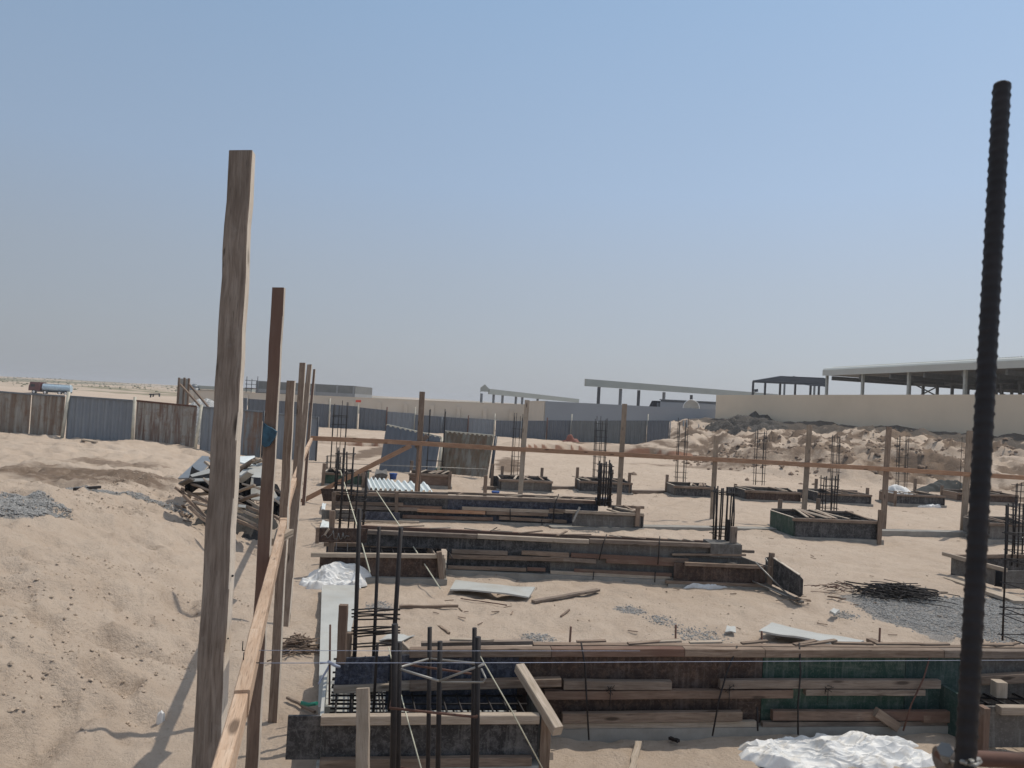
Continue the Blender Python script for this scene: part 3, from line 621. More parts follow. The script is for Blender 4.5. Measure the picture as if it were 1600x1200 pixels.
bs = [(340, 386, 619, 622, 'bluedk'), (388, 470, 623, 628.5, 'bluedk'), (472, 515, 628.5, 632, 'bluedk'), (517, 559, 632, 635, 'bluedk'), (562, 604, 636.5, 641, 'bluedk'), (605, 648, 643, 646, 'blue'), (649, 690, 648, 651, 'bluedk'), (691.5, 731, 651, 654, 'bluedk'), (732, 772, 653, 656, 'blue'), (775, 814, 657, 658, 'bluedk'),
      (815, 854, 657, 657.5, 'bluedk'), (855, 892, 656.5, 657, 'bluedk'), (893, 932, 657, 657.5, 'greysh'), (933, 971, 657, 657, 'greysh'), (972, 1011, 657, 657, 'greysh'), (1012, 1046, 657, 657, 'bluedk')]
for i, (u0, u1, v0, v1, m) in enumerate(bs):
    d0 = 59+(i % 3)*.15; a = Q(u0, v0, d0); b = Q(u1, v1, d0); mb = MB()
    sheet(mb, a, b, -.2, -.2, a.z, b.z, 6 if u1-u0 < 60 else 11, .05); mb.build('sheet_panel', m, fence2, mods=['t'])
    mb = MB(); mb.rod((b.x+.05, b.y-.12, -.3), (b.x+.05, b.y-.12, b.z+.25*((i*7) % 3)), .045); mb.build('post', ['steel', 'rust', 'pipe'][i % 3], fence2)
root = thing('warning_sign', 'small orange red board on the post at the top of the distant hoarding', 'sign', Q(560, 625, 58.7))
a = Q(560, 627, 58.6); mb = MB(); mb.beam(a-Vector((.2, 0, 0)), a+Vector((.2, 0, .02)), .04, .18); mb.build('board', 'redwhite', root)
mb = MB(); mb.rod((a.x, a.y+.05, -.2), (a.x, a.y+.05, a.z), .04); mb.build('post', 'pipe', root)
# loose net at the foot of the far hoarding
mb = MB(); c = Gh(892, 690)
def net(i, j): 
    x = (i-.5)*1.3; y = (j-.5)*.5; return (c.x+x, c.y+y, c.z+max(-.02, (.22+.35*float(vn(x*4, y*4, 5)))*(1-(2*i-1)**2)*(1-(2*j-1)**2)))
mb.grid(net, 16, 10); tag(mb.build('safety_net', 'orange'), 'small heap of orange netting at the foot of the distant hoarding', 'net')
# leaning corrugated sheets
def leaning(lab, tl, tr, bl, br, m, lean, pipeside=None):
    B0 = G(*bl, .02); B1 = G(*br, .02); 
    def top(p, B):  # top point lies lean metres further than its base
        return Q(p[0], p[1], B.y+lean)
    T0 = top(tl, B0); T1 = top(tr, B1); root = thing('leaning_sheet', lab, 'metal sheet', (B0+B1)/2)
    mb = MB(); K = 44; pat = [0, .022, .022, 0]; n = (B1-B0).cross(T0-B0).normalized()
    if n.y > 0: n = -n
    for i in range(K):
        p0, p1 = i/K, (i+1)/K; o0, o1 = n*pat[i % 4], n*pat[(i+1) % 4]
        mb.quad([B0.lerp(B1, p0)+o0, B0.lerp(B1, p1)+o1, T0.lerp(T1, p1)+o1, T0.lerp(T1, p0)+o0])
    mb.build('sheet_panel', m, root, mods=['t'])
    mb = MB(); mb.beam(T0-n*.02, T1-n*.02, .07, .07); mb.build('top_rail', 'pipe', root)
    mb = MB(); mb.rod(B1-n*.06+(B1-B0).normalized()*.1, T1-n*.06+(B1-B0).normalized()*.05, .055); mb.build('side_pipe', 'pipe' if pipeside else 'steeldk', root)
    for k in (.2, .8):
        t = T0.lerp(T1, k)-n*.05-Vector((0, 0, .25)); b = B0.lerp(B1, k)+Vector((0, lean+1.3, 0)); mb = MB(); mb.beam((b.x, b.y, 0), t, .06, .06); mb.build('prop', 'wood', root)
    return root
leaning('leaning blue grey corrugated sheet with sloping top and cream pipe at its right edge', (604, 664), (689, 683), (592, 735), (679, 741), 'bluedk', .35, True)
leaning('leaning olive brown stained corrugated sheet right of the blue grey one', (694, 674), (772, 681), (684, 739), (761, 746), 'olive', .35)
# ================================================================== FAR THINGS: truck, timber frame
dT = min(125., Gh(70, 614.5).y); KT = dT/150; TL = Q(44, 613, dT); TR = Q(106, 616, dT+1); zt0 = hgt(TL.x, TL.y)
root = thing('tanker_truck', 'small distant tanker truck with dark red cab and pale blue tank on the desert', 'truck', (TL.x, TL.y, zt0))
dx = Vector((TR.x-TL.x, TR.y-TL.y, 0)); L_ = dx.length; dx.normalize(); z0 = Q(44, 613.8, dT).z
T0_ = Vector((TL.x, TL.y, z0))
L_ /= KT
def tp(s, z, o=0): return T0_+dx*s*KT+Vector((0, o*KT, z*KT))
mb = MB(); mb.prism([tp(0, .5), tp(1.9, .5), tp(1.9, 2.2), tp(.25, 2.2), tp(0, 1.2)], (0, 2.2*KT, 0)); mb.build('cab', 'cab', root)
mb = MB(); mb.prism([tp(.3, 1.25, -.02), tp(1.1, 1.25, -.02), tp(1.1, 1.75, -.02), tp(.42, 1.75, -.02)], (0, .03, 0)); mb.build('window', 'dark', root)
mb = MB(); mb.tube([tp(2.0, 1.25, 1.1), tp(2.1, 1.25, 1.1), tp(L_-.1, 1.2, 1.1), tp(L_, 1.2, 1.1)], .72*KT, 14); mb.build('tank', 'tank', root)
mb = MB(); mb.beam(tp(2.2, 1.98, 1.1), tp(L_-.2, 1.93, 1.1), .5, .08); mb.build('walkway', 'tankw', root)
mb = MB(); mb.beam(tp(.3, .45, 1.1), tp(L_-.1, .45, 1.1), 1.2, .2); mb.build('chassis', 'dark', root)
for s in (1.0, 3.0, 5.6, 6.7):
    w = mb = MB(); mb.tube([tp(s, .28, -.05), tp(s, .28, .3)], .42*KT, 14); w = mb.build('wheel', 'tyre', root); mb = MB(); mb.tube([tp(s, .28, -.07), tp(s, .28, .0)], .18, 10); rim = mb.build('rim', 'tankw', root); rim.parent = w
root = thing('timber_trestle', 'leaning frame of three dark posts and two braces behind the near hoarding', 'frame', Q(290, 640, 30))
for u0, u1, v0 in ((277, 280, 590), (286, 288.5, 590), (293, 295.5, 591)):
    mb = MB(); a = Q(u0, 640, 30.2); b = Q(u1, v0, 30.2); a.z = -.1; mb.beam(a, b, .07, .07, (0, 1, 0)); mb.build('post', 'wood', root)
for a, b in (((281, 600), (311, 633)), ((295, 600), (323, 633))):
    p, q = Q(*a, 30.1), Q(*b, 29.6); q = p+(q-p)*1.6; mb = MB(); mb.beam(p, q, .06, .07); mb.build('brace', 'wood', root)
for u in (283, 291):
    mb = MB(); mb.beam(Q(u, 591.5, 30.4), Q(u-2, 634, 30.4), .18, .015, (0, 1, 0)); mb.build('board', 'plyslab', root)
root = thing('trestle', 'small dark trestle on the far sand beyond the near hoarding', 'trestle', Q(244, 618, 60))
for a, b in (((233, 616), (250, 615.5)), ((236, 616), (235, 621)), ((240, 616), (239, 620)), ((249, 616), (249, 620))):
    mb = MB(); mb.beam(Q(*a, 60), Q(*b, 60), .09, .09); mb.build('bar', 'steeldk', root)
rn = random.Random(3)
def heap(u0, u1, vt, vb, d, name, lab, cat, m, seed, amp=.25, ny=.6, nu=40, nv=16, fl=1.0):
    a = Q(u0, vb, d); b = Q(u1, vb, d); top = Q((u0+u1)/2, vt, d).z; base = min(a.z, b.z); H = top-base
    mb = MB(); W_ = b.x-a.x
    def fn(i, j):
        x = i*W_; y = (j-.5)*2*ny; e = max(0, 1-(2*i-1)**4)*max(0, 1-(2*j-1)**2)
        k = float(fbm(x*2.2+seed, y*2.2, 4, seed)); rg = 1-abs(float(vn(x*5+seed, y*5, seed+3)))*1.2
        return (a.x+x, d+y, base-.03+H*e**.5*(.75+amp*k+.22*rg*fl))
    mb.grid(fn, nu, nv); o = mb.build(name, m); tag(o, lab, cat); return o
# ================================================================== TIMBER POSTS AND RAILS
def vpost(lab, ub, vb, db, ut, vt, dt, w, h, m, group, w2=None, seg=14, jit=.0025, ext=0, extra=None):
    b = Q(ub, vb, db); t = Q(ut, vt, dt)
    if ext:
        d = (b-t).normalized(); z = hgt(b.x, b.y)-.15; b = b+d*((b.z-z)/-d.z) if d.z < 0 else b
    mb = MB(); mb.beam(b, t, w, h, (0, 1, 0), seg, jit, w2, (w2/w*h) if w2 else None)
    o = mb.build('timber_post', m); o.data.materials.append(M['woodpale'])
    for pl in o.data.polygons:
        if pl.normal.x > .75: pl.material_index = 1  # sun-facing side gets a lighter copy: sunlight put into the colour
    tag(o, lab, 'post', group); return o
g1 = 'timber posts of the near left rail'
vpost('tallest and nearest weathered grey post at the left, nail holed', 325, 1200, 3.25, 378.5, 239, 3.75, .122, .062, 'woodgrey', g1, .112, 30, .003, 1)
A_p = bpy.data.objects['timber_post']
mb = MB(); f_ = lambda v: Q(0, v, 0) if False else None
def apt(u, v): k = (1200-v)/(1200-239); return Q(u, v, 3.25+.5*k-.034)
rn = random.Random(8)
for pts_, w0 in (([(372, 545), (371, 600), (368, 640), (367.5, 690), (366, 740)], .0035), ([(346, 895), (345, 960), (344, 1010)], .0025), ([(352, 785), (350, 820), (346, 846), (338, 860)], .003), ([(386, 250), (385, 300), (381, 345)], .002), ([(333, 1040), (332, 1100), (330, 1160)], .002)):
    P5 = [apt(u+rn.uniform(-.4, .4), v) for u, v in pts_]
    mb.tube(P5, w0*.3, 4)
mb.build('crack', 'dark', A_p)
for i_, (u, v) in enumerate(((371, 260), (369, 302), (376, 326), (349, 1003), (351, 1012), (356, 998), (349, 864), (380, 296), (343, 1091), (363, 900))):
    p = apt(u, v); mb = MB(); mb.rod(p, p+Vector((0, .006, 0)), .0032 if i_ % 3 else .005, 7); mb.build('nail_hole', 'dark', A_p)
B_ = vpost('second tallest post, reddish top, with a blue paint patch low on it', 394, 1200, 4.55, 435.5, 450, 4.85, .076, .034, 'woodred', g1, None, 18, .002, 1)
mb = MB(); a = Q(418.5, 702, 4.66)
patch = [(411, 661), (417, 666), (422, 668), (431, 674), (429, 682), (424, 690), (419, 697), (412, 699), (408, 694), (409, 680)]
mb = MB(); mb.prism([Q(u+1, v, 4.71) for u, v in patch], (0, .02, 0)); o = mb.build('paint_patch', plain('blue_paint_patch', (.022, .07, .11), .7, var=.5, sc=25))
o.parent = B_; o.location = Vector(o['_w'])-Vector(B_['_w'])
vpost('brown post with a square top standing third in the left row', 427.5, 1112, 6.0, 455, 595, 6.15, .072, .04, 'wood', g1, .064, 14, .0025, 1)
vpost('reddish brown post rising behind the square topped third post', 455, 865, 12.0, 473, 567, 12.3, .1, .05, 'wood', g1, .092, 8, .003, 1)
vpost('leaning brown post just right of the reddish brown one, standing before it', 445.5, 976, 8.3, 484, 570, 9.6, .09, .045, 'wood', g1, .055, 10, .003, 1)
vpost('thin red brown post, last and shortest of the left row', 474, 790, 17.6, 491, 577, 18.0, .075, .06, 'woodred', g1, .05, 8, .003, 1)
# left rail: two long fresh boards on edge
RP = [(322, 1310), (350, 1200), (377.5, 1098)]; zr = 1.46
def rail(lab, pts, w, h, m, zo=0, name='rail_board'):
    mb = MB(); P3 = [G(u, v, zr+zo) for u, v in pts]
    for a, b in zip(P3[:-1], P3[1:]): mb.beam(a, b+(b-a).normalized()*.004, w, h, (0, 0, 1), 3, .0008)
    tag(mb.build(name, m), lab, 'rail', 'fresh pine rail boards'); return P3
rail('fresh pine rail board nearest the camera, running low at the left', [(330, 1270), (350, 1200), (379, 1090)], .045, .095, 'pine')
rail('second fresh pine rail board, running back along the left posts', [(377, 1100), (399, 1000), (424, 898), (446, 806)], .05, .09, 'pine', .012)
rail('third and farthest fresh pine rail board of the left row, slightly bowed', [(442, 820), (452, 775), (461, 748), (473, 716), (486.5, 687)], .055, .085, 'pine', .02)
for lab, u0, u1, v, d in (('short pale cross block nailed at the splice of the near rail boards', 421, 446, 838, 5.6), ('small pale cross block on the rail farther back', 452, 466, 757, 9.3)):
    mb = MB(); a = Q(u0, v, d); b = Q(u1, v, d); mb.beam(a, (b.x, b.y, a.z), .42, .05); tag(mb.build('timber_block', 'woodlight'), lab, 'timber block')
# nails and line hooks on the rail
mb = MB()
for (u, v) in ((391, 1017), (393, 1035)):
    p = G(u, v, zr+.05); mb.rod(p+Vector((-.03, 0, .0)), p+Vector((.03, 0, .0)), .002, 5); mb.rod(p+Vector((-.03, 0, 0)), p+Vector((-.03, 0, .035)), .002, 5)
tag(mb.build('nail', 'rebar'), 'bent nails holding the string lines on the near pine rail', 'nails')
# far rail across the site
g2 = 'timber posts of the long cross rail'
far = [('post with a short diagonal brace, at the right end of the leaning blue sheet', 652, 772, 660, 612, 8.5, 'wood'), ('post at the left footing, its top against the grey wall', 812, 780, 823.5, 625, 7.5, 'woodlight'),
       ('post behind the right end of the third beam form', 966, 800, 976, 631, 7.5, 'woodfar'), ('short post left of the thick dark starter bars', 1112, 822, 1119.5, 681, 7, 'woodfar'),
       ('grey post rising behind the green sided footing', 1255, 812, 1265, 664, 7.5, 'woodfar'), ('brown post between the green sided footing and the tall blurred bar', 1379, 831, 1389, 667, 8, 'wood'),
       ('post half hidden just left of the tall blurred bar', 1504, 834, 1515.5, 673, 9, 'woodfar')]
FA = G(486, 782); FB = G(1504, 834); ff = Face(FA, FB)
for lab, ub, vb, ut, vt, wpx, m in far:
    s0, z0 = ff.sz(ub, vb); s1, z1 = ff.sz(ut, vt); b = ff.P(s0, 0, -.2); t = ff.P(s1, 0, z1); w = wpx/1200*b.y
    mb = MB(); mb.beam(b, t, w, .05, (0, 1, 0), 6, .004); tag(mb.build('timber_post', m), lab, 'post', g2)
pts = [(482, 684.5), (606, 690), (800, 701.5), (976, 710.5), (1112, 717.5), (1262, 726), (1389, 733), (1504, 740.5), (1620, 748), (1700, 754)]
labs = ['left length of the long orange brown rail across the site', 'middle length of the long orange brown rail across the site', 'length of the orange brown rail crossing in front of the sand slope', 'right end length of the orange brown rail, passing the tall blurred bar']
for lb, (i0, i1) in zip(labs, ((0, 3), (3, 5), (5, 7), (7, 9))):
    mb = MB()
    for i in range(i0, i1):
        mb.beam(ff.px(*pts[i], .06)+Vector((0, 0, 0)), ff.px(*pts[i+1], .06), .035, .105, (0, 0, 1), 3, .002)
    tag(mb.build('rail_board', 'pineo'), lb, 'rail', 'orange brown cross rail boards')
def stick(name, lab, cat, a, b, w, h, m, up=(0, 0, 1), seg=3, jit=.002, group=None):
    mb = MB(); mb.beam(a, b, w, h, up, seg, jit); o = mb.build(name, m); tag(o, lab, cat, group); return o
stick('brace_timber', 'long orange brown brace slanting from the sand up to the cross rail', 'brace', ff.px(466, 786, .12), ff.px(642, 696, .12), .04, .11, 'pineo')
stick('brace_timber', 'short brace end nailed beside the post over the leaning blue sheet', 'brace', ff.px(650, 700, -.1), ff.px(668, 680, -.1), .05, .11, 'woodgrey')
stick('brace_timber', 'thin upright brace against the post right of the leaning blue sheet', 'brace', ff.px(650.5, 768, .2), ff.px(657.5, 696, .12), .05, .05, 'pineo', (0, 1, 0))
stick('timber_post', 'short brown stake behind the third beam form, left of the first footing', 'stake', ff.px(757.5, 776, -.5), ff.px(759, 743, -.5), .09, .06, 'wood', (0, 1, 0))
# ================================================================== FORMWORK
def panel(par, f, u0, vt, u1, vb, off, m, th=.02, vt1=None, vb1=None, name='plywood_panel', top=None):
    s0, z0t = f.sz(u0, vt, off); _, z0b = f.sz(u0, vb, off); s1, z1t = f.sz(u1, vt if vt1 is None else vt1, off); _, z1b = f.sz(u1, vb if vb1 is None else vb1, off)
    mb = MB(); mb.prism([f.P(s0, off, z0b), f.P(s1, off, z1b), f.P(s1, off, z1t), f.P(s0, off, z0t)], -f.n*th); return mb.build(name, m, par)
def bar(par, f, u0, v0, u1, v1, off, w, h, m, name='waler', jit=.0015, ext=0):
    mb = MB(); a = f.px(u0, v0, off); b = f.px(u1, v1, off); mb.beam(a, b, w, h, (0, 0, 1) if abs(b.z-a.z) < (b-a).length*.8 else f.n, 4, jit); return mb.build(name, m, par)
def tie(par, f, pts, off, r=.006, m='rebar', name='tie_rod'):
    mb = MB(); mb.tube([f.px(u, v, off+o) for u, v, o in pts], r, 5); return mb.build(name, m, par)
def planks(par, f, us, z, w0, w1, m='wood', name='spacer', seed=1, ln=.3):
    rn = random.Random(seed)
    for u, v in us:
        s, _ = f.sz(u, v); a = rn.uniform(-.25, .25); mb = MB()
        L_ = rn.uniform(.1, .26); q_ = rn.uniform(-.35, .35) if w1 < .3 else rn.uniform(.2, 1.3)*rn.choice([-1, 1, 1]); c_ = -w1*.5
        mb.beam(f.P(s-L_*math.cos(q_), c_+L_*math.sin(q_)*.8, z+.012), f.P(s+L_*math.cos(q_), c_-L_*math.sin(q_)*.8, z+.022+rn.uniform(0, .012)), rn.uniform(.03, .05), .014, (0, 0, 1), 2, .002)
        mb.build(name, m if rn.random() < .6 else 'woodlight', par)
def cage_bars(par, c, w, dpt, zb, zt, n, r, ties, e1=(1, 0), jit=.01, m='rebar', seed=1, lean=(0, 0), bent=0):
    """column cage: n bars round a rectangle, ties at given heights"""
    rn = random.Random(seed); e = Vector((e1[0], e1[1], 0)).normalized(); f_ = Vector((-e.y, e.x, 0)); c = Vector((c[0], c[1], 0))
    P = []
    per = [(-1, -1), (1, -1), (1, 1), (-1, 1)]
    for k in range(n):
        q = k/n*4; i = int(q) % 4; t = q-int(q); a, b = per[i], per[(i+1) % 4]; P.append((a[0]+(b[0]-a[0])*t, a[1]+(b[1]-a[1])*t))
    for x, y in P:
        p = c+e*(x*w/2)+f_*(y*dpt/2); h = zt-zb; mb = MB(); z2 = zt+rn.uniform(-.06, .03)*h
        mb.tube([(p.x, p.y, zb), (p.x+lean[0]*h*.5+rn.uniform(-jit, jit), p.y+lean[1]*h*.5, (zb+z2)/2), (p.x+lean[0]*h+rn.uniform(-jit, jit)*1.5, p.y+lean[1]*h, z2)], r, 6); mb.build('vertical_bar', m, par)
    for z in ties:
        k = (z-zb); o = Vector((lean[0]*k, lean[1]*k, 0)); mb = MB(); loop = [c+o+e*(a*(w/2+r*1.5))+f_*(b*(dpt/2+r*1.5))+Vector((0, 0, z+rn.uniform(-.006, .006))) for a, b in per]
        for i in range(4): mb.rod(loop[i]-(loop[(i+1) % 4]-loop[i]).normalized()*.02, loop[(i+1) % 4]+(loop[(i+1) % 4]-loop[i]).normalized()*.02, r*.55, 5)
        mb.build('tie', m, par)
def cage(lab, c, w, dpt, zb, zt, n, r, ties, **k):
    root = thing('rebar_cage', lab, 'rebar cage', (c[0], c[1], zb), 'column starter cages'); cage_bars(root, c, w, dpt, zb, zt, n, r, ties, **k); return root
def cage_px(lab, u0, u1, vt, vb, zb, n, r, tv, dpt=.25, e1=(1, .1), **k):
    c = G((u0+u1)/2, vb, zb); ut = (u0+u1)/2; zt = Q(ut, vt, c.y).z; w = (u1-u0)/1200*c.y
    ties = [Q(ut, v, c.y).z for v in tv]; return cage(lab, c, w, dpt, zb, zt, n, r, ties, e1=e1, **k)
# ---------- front beam form
S1 = Face(G(620, 1012, .66), G(1600, 1019, .66)); zt = .66
root = thing('beam_form', 'nearest long beam form with brown, green and grey plywood across the foreground', 'formwork', S1.P(2, 0, 0), 'long plywood beam forms')
panel(root, S1, 606, 1024, 811, 1108, -.035, 'plynavy'); panel(root, S1, 812, 1024, 1192, 1136, -.035, 'plybrown'); panel(root, S1, 1193, 1024, 1415, 1132, -.035, 'plygreen')
panel(root, S1, 1416, 1024, 1512, 1130, -.04, 'plyteal'); panel(root, S1, 1513, 1024, 1660, 1128, -.035, 'plygrey')
panel(root, S1, 640, 1014, 1660, 1110, -.25, 'wood', name='back_panel')
for u0, v0, u1, v1, m in ((640, 1019, 860, 1018, 'wood'), (861, 1018, 1067, 1018, 'woodred'), (1068, 1018, 1192, 1019, 'wood'), (1193, 1019, 1470, 1020, 'wood'), (1471, 1020, 1660, 1022, 'woodgrey')):
    bar(root, S1, u0, v0, u1, v1, 0, .075, .062, m, 'top_batten')
bar(root, S1, 658, 1006, 832, 1003, -.24, .05, .03, 'woodgrey', 'top_batten'); bar(root, S1, 833, 1008, 1660, 1013, -.24, .07, .03, 'wood', 'top_batten')
for q in ((880, 1069, 1048, 1070, .04, 'woodgrey', .068), (1124, 1068, 1467, 1068, .04, 'woodgrey', .068), (850, 1085, 1237, 1083, .035, 'woodred', .066), (1257, 1080.5, 1443, 1081, .035, 'woodgrey', .05),
          (878, 1121, 1158, 1118, .05, 'wood', .075), (1206, 1117, 1500, 1117, .05, 'woodred', .075), (1440, 1122, 1520, 1122, .05, 'woodred', .06)):
    bar(root, S1, q[0], q[1], q[2], q[3], q[4], .05, q[6], q[5], 'waler')
bar(root, S1, 868, 1134, 1180, 1130, .03, .04, .045, 'woodlight', 'kicker'); bar(root, S1, 1190, 1131, 1500, 1129, .03, .04, .04, 'woodgrey', 'kicker')
mb = MB()
mb.prism([S1.P(.9, .06, -.1), S1.P(S1.L+1, .06, -.1), S1.P(S1.L+1, .06, .075), S1.P(.9, .06, .075)], -S1.n*.5); mb.build('blinding_slab', 'concrete', root)
for pts in (((908, 1004, .05), (914, 1040, .09), (916, 1085, .10), (920, 1156, .16)), ((1152, 1009, .0), (1136, 1050, .08), (1124, 1090, .1), (1113, 1150, .16)), ((1249, 1004, 0), (1251, 1050, .09), (1247, 1100, .1), (1247, 1148, .14)),
            ((1456, 1016, 0), (1443, 1060, .09), (1424, 1100, .1), (1411, 1142, .14)), ((1183, 1105, .1), (1184, 1142, .13))):
    tie(root, S1, pts, 0, .007, 'rust' if pts[0][0] == 1456 else 'rebar')
for u, v in ((954, 1076), (1140, 1075), (1294, 1076)):
    mb = MB(); p = S1.px(u, v, .08)
    for k in range(7): mb.rod(p+Vector((random.uniform(-.03, .03), 0, random.uniform(-.03, .03))), p+Vector((random.uniform(-.04, .04), -.02, random.uniform(-.04, .04))), .003, 4)
    mb.rod(p, p+Vector((0, 0, -.13)), .003, 4); mb.build('tie_wire', 'rebar', root)
bar(root, S1, 1368, 1112, 1402, 1136, .09, .05, .075, 'wood', 'strut')
planks(root, S1, [(930, 1006), (1030, 1007), (1050, 1007), (1112, 1007), (1190, 1008), (1270, 1008), (1290, 1008), (1345, 1008), (1420, 1010), (1475, 1010), (1560, 1012), (1590, 1012), (740, 1004)], .665, 0, .24, 'wood', seed=4)
mb = MB()
for z in (.2, .5):
    for o in (.09, .2):
        mb.rod(S1.P(.2, -o, z), S1.P(S1.L+.6, -o, z), .008)
k = .3
while k < S1.L+.5:
    for a, b in (((-.08, .18), (-.08, .52)), ((-.21, .18), (-.21, .52)), ((-.08, .52), (-.21, .52))): mb.rod(S1.P(k, a[0], a[1]), S1.P(k+.01, b[0], b[1]), .004, 4)
    k += .2
tag(mb.build('beam_rebar', 'rebar'), 'long thin rebar cage lying inside the nearest beam form', 'rebar cage')
# upper stub at left (dark navy ply)
SU = Face(G(522, 1028, .58), G(640, 1030, .58))
stub = thing('stub_form', 'dark navy plywood stub form over the near left footing', 'formwork', SU.P(0, 0, .4))
panel(stub, SU, 525, 1029, 608, 1070, 0, 'plynavy', vt1=1026, vb1=1071); 
bar(stub, SU, 522, 1076, 640, 1071, .0, .07, .05, 'woodlight', 'bottom_batten'); bar(stub, SU, 640, 1071.5, 876, 1065, .02, .07, .06, 'wood', 'bottom_batten')
bar(stub, SU, 622, 1010, 640, 1028, -.1, .05, .1, 'woodlight', 'block')
# ---------- front-left footing
PL = Face(G(450, 1190, .05), G(842, 1190, .05))
root = thing('footing_form', 'nearest footing form at lower left, dark speckled plywood with fresh battens', 'formwork', PL.P(.8, 0, 0), 'plywood footing forms')
panel(root, PL, 450, 1119, 842, 1187, 0, 'plyblack', .025, vt1=1120, vb1=1186)
bar(root, PL, 502, 1124, 842, 1122, .035, .06, .06, 'woodlight', 'top_batten'); bar(root, PL, 500, 1192, 830, 1188, .04, .05, .06, 'wood', 'kicker')
zpt = PL.sz(600, 1119)[1]
sR = PL.sz(850, 1150)[0]; sL = PL.sz(498, 1150)[0]; e2 = Vector((-.2, .98, 0))
def PD(s, dep, z): return PL.P(s, 0, z)+e2*dep
mb = MB(); mb.prism([PD(sR, -.05, .04), PD(sR, .75, .04), PD(sR, .75, zpt+.02), PD(sR, -.05, zpt+.02)], PL.d*.022); mb.build('plywood_panel', 'plygrey', root)
mb = MB(); mb.beam(PD(sR+.0, -.04, .03), PD(sR, -.04, zpt+.02), .07, .05, (0, 1, 0)); mb.build('corner_stake', 'wood', root)
mb = MB(); mb.beam(PL.px(812, 1077, .0)+Vector((0, .35, .03)), PL.px(872, 1142, .2), .07, .07, (0, 0, 1), 4, .002); mb.build('strut', 'woodlight', root)
mb = MB(); mb.prism([PD(sL, 0, .03), PD(sL, 1.5, .03), PD(sL, 1.5, zpt), PD(sL, 0, zpt)], PL.d*.022); mb.build('plywood_panel', 'plyslab', root)
mb = MB(); mb.beam(PL.px(857, 1182, .02), PL.px(848, 1176, -.1), .07, .05); mb.build('peg', 'woodlight', root)
mb = MB(); mb.prism([PL.P(sL, .05, -.1), PL.P(PL.L+.05, .05, -.1), PL.P(PL.L+.05, .05, .045), PL.P(sL, .05, .045)], e2*1.9); mb.build('blinding_slab', 'plyslab', root)
mat_ = thing('rebar_mat', 'dark rebar mat inside the nearest footing form', 'rebar mat', PD(.8, .4, .1))
for z in (.13, .29):
    mb = MB()
    for k in range(9): o = .05+k*.16; mb.rod(PD(sL+.06, o, z), PD(sR-.04, o, z+.01), .008)
    for k in range(13): s = sL+.1+(sR-sL-.2)*k/12; mb.rod(PD(s, .02, z+.016), PD(s, 1.35, z+.016), .008)
    mb.build('bar_layer', 'rebar', mat_)
mb = MB()
for k in range(13):
    s = sL+.1+(sR-sL-.2)*k/12
    for o in (.03, 1.34): mb.rod(PD(s, o, .13), PD(s, o, .31), .008)
mb.build('bar_layer', 'rebar', mat_)
stick('timber_stake', 'tall pale stake standing before the nearest footing form', 'stake', Q(567, 1260, 4.55), Q(567.5, 1075, 4.7), .075, .05, 'woodlight', (0, 1, 0), 8)
stick('timber_stake', 'reddish stake at the left end of the navy stub form', 'stake', SU.px(533, 1036, .05), SU.px(537, 945, .05), .062, .05, 'woodred', (0, 1, 0), 6)
stick('timber_stake', 'short brown stake between the navy stub form and the bars behind', 'stake', SU.px(543, 1030, -.3), SU.px(545, 988, -.3), .05, .05, 'wood', (0, 1, 0), 4)
# cages near
c1 = thing('rebar_cage', 'nearest starter cage of thick dark bars rising at the bottom left', 'rebar cage', Q(680, 1250, 4.1))
DN = 3.9
for (u0, v0, d0, u1, v1, d1, r) in ((611, 1330, 3.75, 617, 975, 3.75, .0155), (619, 1330, 3.85, 624, 1003, 3.85, .0135), (666, 1330, 4.35, 671.5, 980, 4.35, .0125), (681, 1330, 3.8, 687.5, 1002, 3.8, .0125), (735, 1330, 4.2, 741.5, 981, 4.2, .0125), (740.5, 1330, 3.7, 747, 995, 3.7, .0140)):
    mb = MB(); mb.tube([Q(u0, v0, d0), Q((u0+u1)/2+.7, (v0+v1)/2, (d0+d1)/2), Q(u1, v1, d1)], r, 8); mb.build('vertical_bar', 'rebar', c1)
for z in (.45, 1.02, 1.05):
    mb = MB(); cs = [Q(u, 1060, d) for u, d in ((612, 3.72), (748, 3.67), (744, 4.24), (624, 4.35))]
    cs = [Vector((p.x, p.y, z)) for p in cs]
    if z > 1.04: cs = [Q(620, 1044, 3.85), Q(686, 1064, 3.78), Q(756, 1038, 3.68), Q(671, 1029, 4.36)]
    for i in range(4): mb.rod(cs[i], cs[(i+1) % 4], .006, 6)
    mb.build('tie', 'wire' if z > 1.04 else 'rust', c1)
mb = MB(); mb.tube([Q(752, 1045, 3.66), Q(759, 1060, 3.62), Q(755, 1066, 3.62), Q(690, 1066, 3.76)], .005, 5); mb.build('tie', 'wire', c1)
c2 = thing('rebar_cage', 'tall three bar cage standing in the near left footing, before the plastic heap', 'rebar cage', Q(590, 1010, 5.9))
for (u0, v0, d0, u1, v1, d1, r) in ((554.5, 1012, 5.85, 562, 795, 5.85, .0165), (584, 1020, 6.15, 592.5, 823, 6.15, .0140), (614.5, 1015, 5.6, 626.5, 824, 5.6, .0165), (588, 1035, 5.45, 590, 1006, 5.45, .01)):
    mb = MB(); p = Q(u0, v0, d0); mb.tube([Vector((p.x, p.y, .12)), p, Q(u1, v1, d1)], r, 8); mb.build('vertical_bar', 'rebar', c2)
